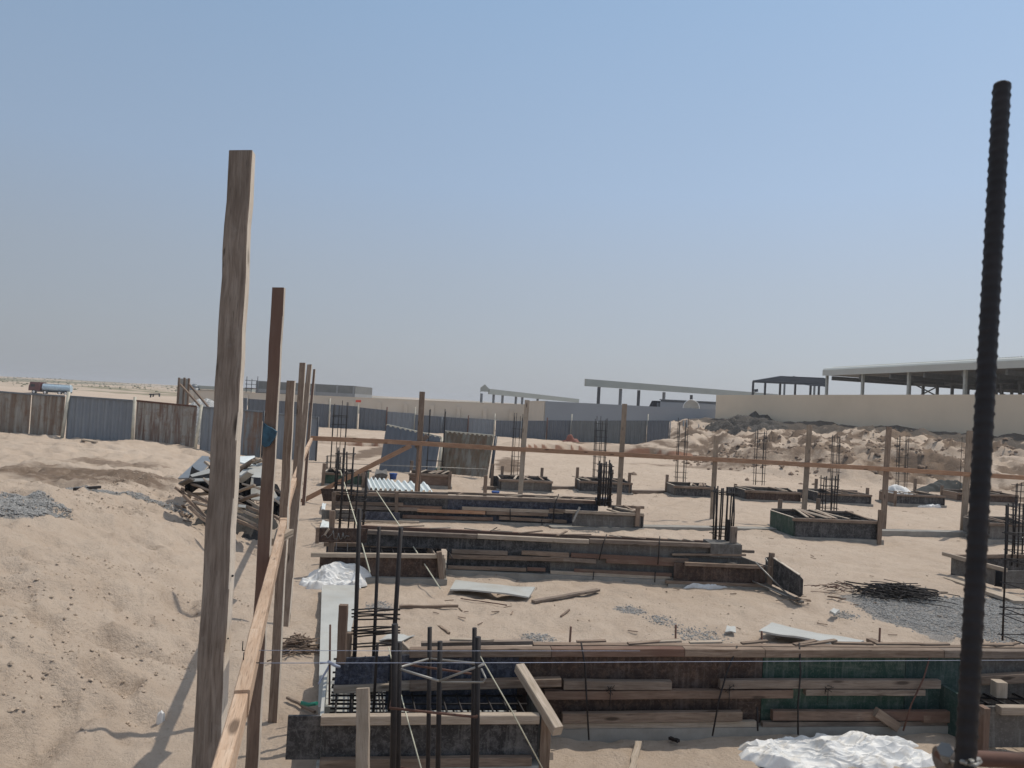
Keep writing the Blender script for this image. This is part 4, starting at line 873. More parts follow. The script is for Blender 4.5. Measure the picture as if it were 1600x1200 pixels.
for v in (953, 959, 964, 981, 986, 991, 1007):
    a, b, c_, = Q(554, v, 5.83), Q(584.5, v-1+random.uniform(-2, 2), 6.17), Q(618, v+random.uniform(-3, 3), 5.58); mb = MB(); mb.rod(a-Vector((.02, 0, 0)), b, .006, 5); mb.rod(b, c_+Vector((.03, 0, 0)), .006, 5); mb.rod(a-Vector((0, 0, .02)), c_, .006, 5); mb.build('tie', 'rebar', c2)
# ---------- second beam form
S2 = Face(G(575, 825, .6), G(1109, 851, .6)); 
root = thing('beam_form', 'second long beam form with dark plywood, mid distance, ending in a flared right footing', 'formwork', S2.P(3, 0, 0), 'long plywood beam forms')
panel(root, S2, 560, 829, 700, 852, -.03, 'plyblack', vt1=835, vb1=858); panel(root, S2, 700, 838, 862, 893, -.03, 'plyblack', vt1=843, vb1=897); panel(root, S2, 862, 843, 985, 898, -.03, 'plygrey', vt1=848, vb1=903); panel(root, S2, 985, 847, 1158, 903, -.035, 'plygrey', vt1=850, vb1=903)
panel(root, S2, 560, 826, 1109, 850, -.42, 'plyblack', vt1=846, vb1=870, name='back_panel')
for u0, v0, u1, v1, m in ((575, 831, 745, 838, 'woodgrey'), (746, 838, 920, 846, 'woodlight'), (921, 845, 1109, 852, 'woodgrey')): bar(root, S2, u0, v0, u1, v1, 0, .08, .06, m, 'top_batten')
bar(root, S2, 560, 823, 1100, 847, -.42, .06, .05, 'woodred', 'top_batten')
for q in ((706, 861, 793, 864, 'woodgrey'), (815, 863, 889, 867, 'wood'), (892, 867, 1075, 876, 'woodred'), (702, 869, 880, 874, 'wood'), (860, 872, 931, 877, 'woodgrey'), (947, 876, 1054, 881, 'woodred')):
    bar(root, S2, *q[:4], .03, .05, .062, q[4])
for q in ((700, 886, 822, 890, 'wood'), (824, 889, 852, 890, 'woodred'), (897, 891, 1049, 898, 'woodred'), (860, 894, 1046, 903, 'woodlight')): bar(root, S2, *q[:4], .05, .05, .05, q[4], 'kicker')
mb = MB(); mb.prism([S2.P(1, .12, -.1), S2.P(S2.L, .12, -.1), S2.P(S2.L, .12, .07), S2.P(1, .12, .07)], -S2.n*.7); mb.build('blinding_slab', 'concrete', root)
for pts in (((948, 835, 0), (942, 850, .08), (936, 875, .1)), ((1031, 838, 0), (1030, 855, .08), (1028, 882, .1)), ((928, 893, .1), (926, 910, .13)), ((1024, 893, .1), (1023, 910, .13)), ((777, 824, -.3), (766, 830, -.3))):
    tie(root, S2, pts, 0, .008)
planks(root, S2, [(686, 831), (738, 835), (785, 835), (830, 837), (880, 838), (905, 840), (965, 843), (990, 845), (1020, 845), (1060, 843), (1082, 846), (640, 828)], .60, 0, .42, 'wood', seed=9)
fr(S2, 1110, 849, 1158, 872, .02, .4, 'plygrey', 'stub_box', root)
bar(root, S2, 1145, 850, 1147, 823, -.1, .09, .07, 'woodgrey', 'stake'); bar(root, S2, 1137, 850, 1139, 812, -.3, .05, .05, 'rebar', 'stake')
bar(root, S2, 1050, 866, 1165, 867, .0, .05, .03, 'wood', 'strut'); bar(root, S2, 1158, 861, 1178, 862, -.3, .05, .04, 'woodgrey', 'strut')
S2R = Face(G(1053, 912, .03), G(1200, 918, .03)); e2b = Vector((-.16, .98, 0))
root2 = thing('footing_form', 'footing form with a dark board flaring out, right end of the second beam', 'formwork', S2R.P(.7, 0, 0), 'plywood footing forms')
panel(root2, S2R, 1054, 879, 1196, 909, 0, 'plybrown', vt1=886, vb1=914); bar(root2, S2R, 1070, 881, 1192, 886, .03, .05, .05, 'wood', 'top_batten'); bar(root2, S2R, 1040, 909, 1196, 915, .04, .05, .04, 'wood', 'kicker')
A_ = G(1196, 914, .03); B3 = G(1248, 938, .03); f3 = Face(A_, B3); mb = MB(); up = [(1196, 871), (1206, 870), (1249, 899), (1255, 906), (1254, 930), (1250, 933), (1196, 908)]
mb.prism([f3.px(u, v) for u, v in up], Vector((.01, .02, 0))); mb.build('flare_board', 'plyblack', root2)
mb = MB(); mb.beam(f3.px(1206, 869.5)+Vector((0, .01, 0)), f3.px(1250, 898.5)+Vector((0, .01, 0)), .035, .012); mb.build('panel_edge', 'woodpale', root2)
for a, b, m in (((1110, 872), (1148, 881), 'woodlight'), ((1172, 880), (1206, 885), 'woodlight')): 
    p = S2R.px(*a, -.7); q = S2R.px(*b, .03); mb = MB(); mb.beam(p, q, .06, .02); mb.build('spacer', m, root2)
mb = MB(); mb.prism([S2R.P(.05, -.95, 0), S2R.P(S2R.L-.2, -.95, 0), S2R.P(S2R.L-.2, -.95, .33), S2R.P(.05, -.95, .33)], -S2R.n*.02); mb.build('plywood_panel', 'plyblack', root2)
mb = MB(); mb.prism([S2R.P(S2R.L, .0, 0), S2R.P(S2R.L-.2, -.95, 0), S2R.P(S2R.L-.2, -.95, .33), S2R.P(S2R.L, .0, .33)], S2R.d*.02); mb.build('plywood_panel', 'plygrey', root2)
bar(root2, S2R, 1202, 914, 1206, 864, .0, .07, .06, 'wood', 'stake')
for a, b in (((1180, 878), (1232, 930)), ((1196, 872), (1222, 918)), ((1176, 908), (1252, 941))):
    mb = MB(); p = f3.px(*a, .06) if a[0] > 1190 else S2R.px(*a, .05); q = G(*b, .02); mb.rod(p, q, .012, 5); mb.build('prop_bar', 'wire', root2)
mb = MB(); mb.beam(G(1183, 908, .08), G(1252, 941, .03), .09, .03); mb.build('loose_board', 'plygrey', root2)
mb = MB(); mb.prism([S2R.P(-.1, .06, -.1), S2R.P(S2R.L, .06, -.1), S2R.P(S2R.L, .06, .04), S2R.P(-.1, .06, .04)], -S2R.n*1.1); mb.build('blinding_slab', 'concrete', root2)
S2L = Face(G(498, 901, .04), G(698, 905, .04))
root2 = thing('footing_form', 'footing form with pale top batten behind the white plastic heap', 'formwork', S2L.P(1, 0, 0), 'plywood footing forms')
panel(root2, S2L, 500, 868, 690, 900, 0, 'plybrown', vt1=871, vb1=903); bar(root2, S2L, 486, 866.5, 694, 869, .03, .07, .055, 'woodlight', 'top_batten'); bar(root2, S2L, 690, 905, 686, 862, .05, .07, .09, 'wood', 'corner_stake')
bar(root2, S2L, 694, 905, 693, 872, .02, .05, .06, 'woodlight', 'corner_stake')
mb = MB(); mb.prism([S2L.P(S2L.L-.15, .0, 0), S2L.P(S2L.L-.25, -1.1, 0), S2L.P(S2L.L-.25, -1.1, .34), S2L.P(S2L.L-.15, .0, .34)], S2L.d*.02); mb.build('plywood_panel', 'woodgrey', root2)
mb = MB(); mb.prism([S2L.P(-.05, .1, -.1), S2L.P(S2L.L, .1, -.1), S2L.P(S2L.L, .1, .06), S2L.P(-.05, .1, .06)], -S2L.n*1.6); mb.build('blinding_slab', 'concrete', root2)
bar(root2, S2L, 506, 850, 692, 854, -.95, .06, .06, 'wood', 'top_batten'); panel(root2, S2L, 510, 853, 690, 875, -1.0, 'plynavy')
mb = MB()
for o in (.15, .35, .55, .75): mb.rod(S2L.P(.15, -o, .3), S2L.P(S2L.L-.3, -o, .31), .01)
for k in range(11): mb.rod(S2L.P(.2+k*.16, -.08, .32), S2L.P(.15+k*.16, -.9, .32), .009)
tag(mb.build('rebar_mat', 'rebar'), 'dark rebar mat inside the footing form behind the white plastic heap', 'rebar mat')
f4 = Face(G(494, 829, .6), G(590, 832, .6)); root3 = thing('stub_form', 'dark chalk marked plywood stub at the left end of the second beam', 'formwork', f4.P(.3, 0, .4))
panel(root3, f4, 496, 825, 574, 847, 0, 'plybrown', vt1=826, vb1=848); fr(f4, 494, 824, 498, 849, .02, .03, 'wood', 'edge_batten', root3)
mb = MB()
pp = [(502, 838), (508, 834), (512, 841), (518, 835), (521, 829), (522, 842), (527, 842), (529, 833), (531, 842), (534, 842), (536, 832), (538, 842), (541, 837), (546, 838)]
for a, b in zip(pp[:-1], pp[1:]): mb.rod(f4.px(*a, .004), f4.px(*b, .004), .004, 4)
mb.build('chalk_scribble', 'wire', root3)
bar(root3, f4, 517, 880, 519, 798, -.05, .075, .06, 'wood', 'stake'); bar(root3, f4, 507, 836, 514, 826, .05, .03, .02, 'woodlight', 'peg')
# ---------- third beam form
S3 = Face(G(555, 769, .56), G(880, 781, .56))
root = thing('beam_form', 'third and farthest long beam form, running behind the sand strip at mid left', 'formwork', S3.P(2, 0, 0), 'long plywood beam forms')
panel(root, S3, 555, 775, 700, 813, -.03, 'plyblack', vt1=780, vb1=815); panel(root, S3, 700, 780, 935, 815, -.03, 'plynavy', vt1=788, vb1=821); panel(root, S3, 520, 768, 930, 790, -.42, 'wood', vt1=784, vb1=800, name='back_panel')
for q in ((520, 770, 700, 776, 'wood'), (700, 776, 870, 782, 'woodgrey'), (870, 782, 930, 785, 'woodred')): bar(root, S3, *q[:4], 0, .08, .065, q[4], 'top_batten')
bar(root, S3, 700, 770, 930, 779, -.42, .07, .05, 'wood', 'top_batten'); bar(root, S3, 540, 767, 700, 771, -.42, .05, .05, 'woodgrey', 'top_batten')
for q in ((520, 786, 630, 788, 'wood'), (521, 792, 655, 796, 'woodgrey'), (620, 791, 690, 794, 'woodred'), (652, 797, 758, 801, 'pineo'), (722, 794, 880, 800, 'woodlight'), (760, 801, 856, 804, 'wood'), (629, 807, 770, 811, 'woodred'), (780, 809, 885, 815, 'wood'), (560, 814, 650, 815, 'woodgrey'), (858, 797, 900, 800, 'wood')):
    bar(root, S3, *q[:4], .03+.02*R_.random(), .05, .07, q[4])
mb = MB(); mb.prism([S3.P(-.2, .1, -.1), S3.P(S3.L+.3, .1, -.1), S3.P(S3.L+.3, .1, .06), S3.P(-.2, .1, .06)], -S3.n*.7); mb.build('blinding_slab', 'concrete', root)
bar(root, S3, 619, 808, 620, 768, .05, .07, .06, 'wood', 'stake'); bar(root, S3, 521, 803, 522, 769, .05, .08, .06, 'wood', 'stake')
for pts in (((873, 772, 0), (866, 790, .09), (864, 818, .12)), ((797, 795, .1), (797, 815, .12)), ((846, 812, .1), (847, 820, .13))): tie(root, S3, pts, 0, .012)
planks(root, S3, [(850, 773), (900, 778), (720, 772), (780, 775), (805, 777), (930, 783), (875, 779)], .56, 0, .42, 'wood', seed=14)
f5 = Face(G(501, 765, .56), G(556, 767, .56)); root3 = thing('stub_form', 'small dark plywood stub at the left end of the third beam', 'formwork', f5.P(.3, 0, .3))
mb = MB(); mb.prism([f5.px(501, 763.5), f5.px(554, 765), f5.px(553, 784), f5.px(505, 783)], -f5.n*.03); mb.build('plywood_panel', 'plybrown', root3)
f6 = Face(G(502, 811, .05), G(626, 815, .05)); root3 = thing('footing_form', 'footing form with bluish plywood at the left end of the third beam', 'formwork', f6.P(1, 0, 0), 'plywood footing forms')
panel(root3, f6, 562, 799, 625, 813, 0, 'plynavy', vt1=801, vb1=814); panel(root3, f6, 503, 797, 560, 811, 0, 'plygrey'); bar(root3, f6, 560, 814, 655, 816, .03, .06, .04, 'woodlight', 'kicker'); bar(root3, f6, 519, 828, 520, 799, .06, .1, .07, 'wood', 'stake')
f7 = Face(G(897, 824, .04), G(1003, 826, .04)); root3 = thing('footing_form', 'footing form with wood framed top at the right end of the third beam', 'formwork', f7.P(.8, 0, 0), 'plywood footing forms')
panel(root3, f7, 895, 802, 1002, 822, 0, 'plygrey', vt1=804, vb1=825); bar(root3, f7, 883, 799, 1005, 804, .03, .07, .06, 'woodlight', 'top_batten')
mb = MB(); mb.prism([f7.P(f7.L, 0, 0), f7.P(f7.L-.25, -1.2, 0), f7.P(f7.L-.25, -1.2, .36), f7.P(f7.L, 0, .36)], f7.d*.03); mb.build('plywood_panel', 'plyblack', root3)
bar(root3, f7, 950, 791, 1006, 793, -1.2, .06, .06, 'wood', 'top_batten'); bar(root3, f7, 995, 822, 997, 792, .06, .09, .06, 'wood', 'stake')
for a, b, m in (((950, 796), (968, 801), 'woodlight'), ((962, 793), (990, 799), 'woodlight'), ((975, 790), (1005, 806), 'wood')):
    mb = MB(); mb.beam(f7.px(*a, -.5), f7.px(*b, .02), .07, .03); mb.build('spacer', m, root3)
mb = MB(); mb.prism([f7.P(-.5, .1, -.1), f7.P(f7.L+.1, .1, -.1), f7.P(f7.L+.1, .1, .05), f7.P(-.5, .1, .05)], -f7.n*1.5); mb.build('blinding_slab', 'concrete', root3)
bar(root3, f7, 895, 815, 906, 792, .1, .04, .04, 'wire', 'stake')
mb = MB(); p0, p1 = f7.px(932, 795, -.3), f7.px(952, 795, -.3); mb.beam((p0.x, p0.y, .55), (p1.x, p1.y, .55), .25, .16); mb.build('stub_box', 'plynavy', root3)
# ---------- isolated footings
E1 = Vector((.993, .12, 0)); E2 = Vector((-.1, .99, 0))
def footing(lab, u0, u1, vb, h, dep, mf, ml, left=None, stakes=(), seed=1, mat_in=True, extra=0, mleft=None):
    dep *= .6; h *= 1.08; rn = random.Random(seed); a = G(u0, vb, .06); w = ((G(u1, vb, .06)-a).length)*.95
    root = thing('footing_form', lab, 'formwork', a+E1*w/2, 'plywood footing forms')
    def P(s, t, z): return a+E1*s+E2*t+Vector((0, 0, z-.06))
    mb = MB(); mb.prism([P(-.08, -.08, -.15), P(w+.08, -.08, -.15), P(w+.08, -.08, .055), P(-.08, -.08, .055)], E2*(dep+.2)); mb.build('blinding_slab', 'concrete', root)
    z0, z1 = .06, .06+h
    mb = MB(); mb.prism([P(0, 0, z0), P(w, 0, z0), P(w, 0, z1), P(0, 0, z1)], E2*.03); mb.build('plywood_panel', mf, root)
    mb = MB(); mb.prism([P(-extra, dep, z0), P(w, dep, z0), P(w, dep, z1), P(-extra, dep, z1)], E2*.03); mb.build('plywood_panel', ml, root)
    mb = MB(); mb.prism([P(0, .0, z0), P(0, dep, z0), P(0, dep, z1), P(0, 0, z1)], E1*.03); mb.build('plywood_panel', mleft or ml, root)
    mb = MB(); mb.beam(P(-.004, .03, z1+.004), P(-.004, dep, z1+.004), .035, .012); mb.build('panel_edge', 'woodpale', root)
    mb = MB(); mb.prism([P(w, -.05, z0), P(w, dep+.1, z0), P(w, dep+.1, z1), P(w, -.05, z1)], E1*.03); mb.build('plywood_panel', mf, root)
    mb = MB(); mb.beam(P(-.05, -.03, z1-.03), P(w+.05, -.03, z1-.03), .05, .06); mb.build('top_batten', 'wood', root)
    mb = MB(); mb.beam(P(.02, dep, z1+.02), P(w+rn.uniform(0, .1), dep, z1+.02), .05, .05); mb.build('top_batten', 'woodgrey', root)
    dep0 = dep
    for k in range(9 if seed == 10 else 5):
        s = rn.uniform(.12, .92)*w; mb = MB(); mb.beam(P(s, 0, z1+.02), P(s+rn.uniform(-.4, .4), dep, z1+.05), .06, .02); mb.build('spacer', rn.choice(['wood', 'woodlight']), root)
    mb = MB()
    for k in range(7): mb.rod(P(.06+(w-.12)*k/6, .05, z1-.06), P(.06+(w-.12)*k/6, dep-.05, z1-.06), .012, 4)
    for k in range(4): mb.rod(P(.05, .08+(dep-.16)*k/3, z1-.05), P(w-.05, .08+(dep-.16)*k/3, z1-.05), .012, 4)
    mb.build('rebar_mat', 'rebar', root)
    for (s, t, hh) in stakes:
        mb = MB(); mb.beam(P(s*w, t*dep+(.06 if t > .5 else -.06), -.1), P(s*w+.01, t*dep+(.06 if t > .5 else -.06), z1+hh), .09, .05, (0, 1, 0)); mb.build('stake', 'wood', root)
    return root, P, w
footing('footing form left of centre, in front of the leaning olive sheet', 640, 700, 757, .3, 1.2, 'woodred', 'wood', stakes=((0, 1, .3), (1.0, 0, .1)), seed=1)
footing('footing form with green and black sides behind the left ends of the beams', 505, 571, 755, .28, 1.3, 'plygreen', 'plyblack', stakes=((0, 0, .25), (.95, 0, .05)), seed=2)
footing('first footing form right of the leaning olive sheet, with a long front board', 781, 855, 765, .28, 1.5, 'plygrey', 'plyblack', stakes=((-.12, .9, .35), (.08, .95, .3), (.9, 1, .3)), seed=3, extra=.2)
footing('footing form at centre behind the right end of the third beam', 906, 977, 767, .28, 1.4, 'plyblack', 'plyblack', stakes=((0, .6, .35), (.75, 1, .3), (.97, .1, .3)), seed=4)
footing('footing form with a pale diagonal spacer between two cross rail posts', 1054, 1106, 774, .27, 1.3, 'plyblack', 'plygrey', stakes=((0, 1, .25),), seed=5)
footing('footing form with a dark side board below the middle of the sand slope', 1165, 1236, 780, .25, 1.3, 'plybrown', 'plyblack', seed=6, extra=.3, stakes=((0, 1, .1),))
footing('footing form behind the green sided one, with a black left board', 1279, 1345, 784, .26, 1.3, 'plyblack', 'plyblack', seed=7, extra=.3, stakes=((.2, 1, .35), (.98, .2, .2)))
r_, P_, w_ = footing('footing form holding a small heap of white plastic', 1396, 1458, 786, .27, 1.3, 'plyblack', 'wood', seed=8, stakes=((.75, 1, .45), (.0, .0, .1)))
footing('footing form partly hidden behind the tall blurred bar', 1496, 1566, 782, .25, 1.3, 'plybrown', 'wood', seed=9, stakes=((0, 1, .15),))
r2_, P2_, w2_ = footing('black faced footing form with a green board flaring out at its left', 1240, 1361, 838, .36, 1.9, 'plyblack', 'plyblack', mleft='plygreen', seed=10, stakes=((.12, 1.0, .25), (.98, -.02, .25), (.6, 1, .3)))
a = P2_(0, .0, .06); fg = Face(G(1204, 817, .05), (a.x, a.y))
mb = MB(); mb.prism([fg.px(1205, 798), fg.px(1241, 813), fg.px(1241, 833), fg.px(1205, 821)], Vector((.01, .02, 0))); mb.build('flare_board', 'plygreen', r2_)
footing('grey footing form right of the tall blurred bar, beyond the striped bars', 1545, 1640, 842, .34, 1.4, 'plygrey', 'plygrey', seed=11)
# right mid footing with long left side
fr1 = Face(G(1568, 922, .04), G(1640, 926, .04)); root = thing('footing_form', 'grey cement stained footing form at right with a dark opening and long side board', 'formwork', fr1.P(.2, 0, 0), 'plywood footing forms')
panel(root, fr1, 1568, 892, 1650, 920, 0, 'plygrey'); fl = Face(G(1487, 898, .04), fr1.P(0, 0, 0))
panel(root, fl, 1488, 873, 1554, 896, 0, 'plygrey', vt1=888, vb1=915); mb = MB(); a = fl.px(1474, 865, .03); b = fl.px(1572, 890, .03); mb.beam(a, (b.x, b.y, a.z), .06, .06); mb.build('top_batten', 'woodlight', root)
panel(root, fl, 1554, 891, 1568, 916, -.12, 'dark', name='opening', vt1=893, vb1=918)
mb = MB(); a = fl.px(1487, 899, .2); b = fl.px(1600, 925, .35); mb.beam((a.x, a.y, .02), (b.x, b.y, .03), .3, .05); mb.build('kicker', 'woodlight', root)
mb = MB(); p0 = fl.P(0, -.0, .35); mb.beam(p0, p0+Vector((3.2, .9, 0)), .06, .06); mb.build('top_batten', 'wood', root)
mb = MB(); mb.prism([p0+Vector((0, 0, -.33)), p0+Vector((3.2, .9, -.33)), p0+Vector((3.2, .9, 0)), p0], (0, .03, 0)); mb.build('plywood_panel', 'plyblack', root)
# near right footing
fq = Face(G(1529, 1172, .02), G(1680, 1176, .02)); root = thing('footing_form', 'footing form at the lower right corner, rusty edged plywood with a pale top batten', 'formwork', fq.P(.3, 0, 0), 'plywood footing forms')
panel(root, fq, 1529, 1104, 1700, 1168, 0, 'plygrey'); bar(root, fq, 1560, 1109, 1700, 1110, .03, .07, .06, 'woodlight', 'top_batten'); bar(root, fq, 1534, 1172, 1537, 1104, .03, .05, .09, 'woodred', 'corner_stake')
z_ = fq.sz(1540, 1104)[1]
mb = MB(); mb.prism([fq.P(0, 0, 0), fq.P(-.15, -1.0, 0), fq.P(-.15, -1.0, z_+.05), fq.P(0, 0, z_)], fq.d*.03); mb.build('plywood_panel', 'plyteal', root)
mb = MB(); mb.beam(S1.px(1530, 1062, .06), S1.px(1680, 1054, .06), .06, .075); mb.build('top_batten', 'wood', root)
mb = MB(); mb.beam(fq.P(.28, -.18, z_+.02), fq.P(.28, -.18, z_+.14), .09, .09, (0, 1, 0)); mb.build('block', 'woodlight', root)
mb = MB()
for o in (.1, .25, .4, .55, .7): mb.rod(fq.P(.05, -o, .28), fq.P(1.5, -o, .28), .009)
for k in range(10): mb.rod(fq.P(.1+k*.14, -.05, .3), fq.P(.0+k*.14, -.9, .3), .009)
tag(mb.build('rebar_mat', 'rebar'), 'rebar mat inside the footing form at the lower right corner', 'rebar mat')
# ================================================================== STARTER CAGES
def zts(v0, v1, n): return [v0+(v1-v0)*i/(n-1) for i in range(n)]
cage_px('pale thin cage over the first footing, left of a cross rail post', 798, 812, 646, 750, .1, 6, .009, zts(670, 742, 6), seed=1)
cage_px('cage over the centre footing, behind the cross rail', 927, 943, 653, 753, .1, 8, .010, zts(662, 745, 9), seed=2)
cage_px('dense cage on the box at the right end of the third beam', 935, 951, 720, 790, .5, 8, .016, zts(727, 782, 6), seed=3)
cage_px('cage over the footing between two cross rail posts', 1055, 1070, 655, 758, .1, 6, .010, (678, 690, 738, 746, 755), seed=4)
cage_px('thick tall starter bars on the stub at the right end of the second beam', 1117, 1141, 761, 848, .55, 10, .012, (769, 771, 825, 835), seed=5, dpt=.3)
cage_px('cage before the middle of the sand slope', 1177.5, 1193.5, 671, 758, .1, 6, .010, zts(677, 752, 7), seed=6)
cage_px('faint far cage behind the green sided footing', 1297, 1309, 677, 768, .1, 6, .010, zts(684, 764, 7), seed=7)
cage_px('dense dark cage rising from the green sided footing', 1284, 1303, 742, 809, .2, 8, .013, zts(748, 805, 6), seed=8)
cage_px('cage rising over the footing with white plastic', 1400, 1416, 680, 770, .1, 6, .010, zts(690, 765, 7), seed=9)
cage_px('cage just left of the tall blurred bar', 1503, 1513, 680, 768, .1, 4, .010, (700, 730, 755), seed=10)
cage_px('upper cage at the right edge of the photo, beyond the striped one', 1586, 1606, 752, 826, .1, 6, .011, zts(758, 818, 7), seed=11)
cage_px('dark cage at the right edge standing in the grey footing form', 1580, 1606, 783, 884, .2, 8, .014, zts(792, 876, 7), seed=12)
cage_px('nearest cage at the right edge, standing by the gravel', 1585.5, 1625, 782, 1010, .1, 4, .012, (838, 880, 918, 958, 968, 1000), seed=13, dpt=.4)
cage_px('tall thin cage behind the left ends of the beams', 516, 536, 628, 742, .1, 6, .011, (649, 651, 663, 712, 735), seed=14)
cage_px('cage of dark bars in the third beam, left end, above the orange brace', 524, 547, 701, 786, .3, 6, .016, (709, 738, 756), seed=15)
cage_px('low ladder like cage beside the green and black footing', 510, 530, 712, 748, .1, 4, .011, (713, 722, 731), seed=16)
cage_px('tall three bar cage before the blue sheet fence at left centre', 666, 690, 638, 748, .1, 4, .013, (690, 720), seed=17)
cage_px('dark cage between second and third beams at their left ends', 531, 566, 735, 829, .2, 6, .014, (770, 780, 800, 812), seed=18, lean=(.02, 0))
mb = MB()
for u, v0, v1 in ((1068, 690, 657), (1073, 690, 656), (1092, 672, 663), (1099, 672, 665), (1105, 673, 664)):
    p = Q(u, v0, 64); q = Q(u, v1, 64); mb.rod((p.x, p.y, 0), q, .06 if u < 1080 else .04)
tag(mb.build('pipe_stubs', 'steel'), 'short dark pipes standing before the right part of the grey wall', 'pipes')
mb = MB(); p = Q(1050, 670, 66); q = Q(1118, 678, 64); mb.beam((p.x, p.y, p.z), (q.x, q.y, q.z+.1), .5, .12); mb.beam((p.x, p.y+.5, p.z-.7), (q.x, q.y+.5, q.z-.4), .3, .5)
tag(mb.build('stacked_boards', 'dark'), 'dark long boards stacked at the foot of the grey wall, beside the sand slope', 'boards')
# ================================================================== NEAR BLURRED REBAR AND PIPE
b0 = Q(1508, 1200, .80); t0 = Q(1565.5, 134, .96); d_ = (t0-b0).normalized(); b1 = b0-d_*1.35
mb = MB(); Lb = (t0-b1).length; n = int(Lb/.003); x_ = d_.cross(Vector((0, 1, 0))).normalized(); y_ = d_.cross(x_); base = 0; K = 20; pr = []
rr0 = .0097
for i in range(n+1):
    s = Lb*i/n; 
    for k in range(K):
        q = 2*math.pi*k/K; ph = ((s+.004*abs(math.cos(q))*(1 if k < K/2 else -1)) % .0138)/.0138; rib = .0015*max(0, 1-abs(ph-.5)/.2); r = rr0+rib*(1 if abs(math.cos(q)) > .2 else .2)+(.0009 if abs(math.cos(q)) < .2 else 0)
        mb.v.append(tuple(b1+d_*(s+math.cos(q)*.0012)+x_*math.cos(q)*r+y_*math.sin(q)*r))
for i in range(n):
    for k in range(K):
        A = i*K; k2 = (k+1) % K; mb.f.append((A+k, A+k2, A+K+k2, A+K+k)); mb.uv += [(0, 0)]*4; mb.sm.append(True)
mb.f.append(tuple(range(n*K, n*K+K))); mb.uv += [(0, 0)]*K; mb.sm.append(False)
tag(mb.build('ribbed_bar', 'rebar'), 'very near blurred ribbed steel bar standing full height at the right', 'rebar')
mb = MB(); mb.tube([Q(1466, 1186, .87), Q(1500, 1184, .87), Q(1620, 1190, .87), Q(1900, 1200, .9)], .0085, 10); tag(mb.build('rusty_bar', 'rust'), 'blurred rusty bar lying level across the foot of the near ribbed bar', 'rebar')
cl_ = thing('pipe_clamp', 'blurred rusty clamp gripping the end of the level bar beside the near ribbed bar', 'clamp', Q(1476, 1186, .87))
mb = MB(); mb.tube([Q(1466, 1186, .87), Q(1470, 1186, .87), Q(1484, 1185.5, .87), Q(1488, 1185.5, .87)], .0135, 12); mb.build('clamp_ring', plain('weathered_clamp', (.14, .115, .10), .7, .3, var=.4, sc=60), cl_)
mb = MB(); mb.rod(Q(1477, 1186, .85), Q(1477, 1174, .83), .005, 6); mb.rod(Q(1477, 1174, .835), Q(1477, 1171, .83), .008, 6); mb.build('bolt', 'steel', cl_)
mb = MB(); mb.tube([Q(1486, 1190, .86), Q(1500, 1196, .82), Q(1514, 1190, .77), Q(1530, 1186, .84), Q(1526, 1194, .86)], .0022, 6)
mb.tube([Q(1488, 1194, .86), Q(1504, 1190, .79), Q(1522, 1196, .78), Q(1532, 1190, .86)], .0022, 6); tag(mb.build('binding_wire', 'wire'), 'thin wire lashing the level rusty bar to the near ribbed bar', 'wire')
# ================================================================== LOOSE THINGS
def lay(name, lab, cat, quad, th, m, z=.03, bend=.0, lift=None):
    """a flat sheet lying on the ground from four pixel corners"""
    P = [G(u, v, z+(lift[i] if lift else 0)) for i, (u, v) in enumerate(quad)]; mb = MB(); nu, nv = 12, 6; rn = random.Random(int(quad[0][0]))
    def fn(i, j):
        a = P[0].lerp(P[1], i); b = P[3].lerp(P[2], i); p = a.lerp(b, j); p.z += bend*math.sin(i*3.1)*math.cos(j*2.5)+bend*.4*float(vn(i*4, j*3, int(quad[0][0]))); return p
    base0 = len(mb.v); mb.grid(fn, nu, nv, False); o = mb.build(name, m); md = o.modifiers.new('t', 'SOLIDIFY'); md.thickness = th; md.offset = 1 if False else -1
    tag(o, lab, cat); return o
lay('long_board', 'long pale grey board lying beside the left ends of the near forms', 'board', [(497, 1105), (526, 1105), (562, 914), (503, 914)], .05, 'plyslab', .10, .003)
lay('plywood_sheet', 'pale grey warped sheet lying on the sand in front of the second beam', 'sheet', [(703, 920), (826, 933), (836, 917), (712, 905)], .02, 'plyslab', .05, .02, [0, .02, .06, 0])
lay('plywood_sheet', 'long pale blue grey sheet lying behind the green part of the nearest form', 'sheet', [(1186, 986), (1322, 1012), (1350, 1000), (1206, 973)], .02, 'plyslab', .06, .02, [.02, .04, 0, 0])
lay('paper_scrap', 'small square white sheet on the sand left of the long pale sheet', 'sheet', [(1133, 987), (1150, 988), (1149, 978), (1136, 977)], .01, 'plyslab', .03, .01, [0, 0, .03, .04])
lay('paper_scrap', 'small pale scrap on the sand below the dark rebar scrap pile', 'scrap', [(1296, 955), (1305, 959), (1312, 952), (1303, 950)], .03, 'plyslab', .05, .01)
lay('round_lid', 'pale round lid lying behind the three bar cage', 'lid', [(592, 1000), (625, 1003), (648, 992), (612, 987)], .01, 'plyslab', .04, .02)
def corr(lab, quad, m, z=.15):
    P = [G(u, v, z) for u, v in quad]; mb = MB(); K = 24; pat = [0, .07, .07, 0]
    for i in range(K):
        p0, p1 = i/K, (i+1)/K; o0, o1 = Vector((0, 0, pat[i % 4])), Vector((0, 0, pat[(i+1) % 4]))
        mb.quad([P[0].lerp(P[1], p0)+o0, P[0].lerp(P[1], p1)+o1, P[3].lerp(P[2], p1)+o1, P[3].lerp(P[2], p0)+o0])
    tag(mb.build('roofing_sheet', m, mods=['t']), lab, 'metal sheet', 'white corrugated sheets on the ground')
corr('white corrugated sheet lying on the sand, the left one behind the third beam', [(577, 766), (622, 768), (610, 752), (571, 749)], 'whitesh', .2)
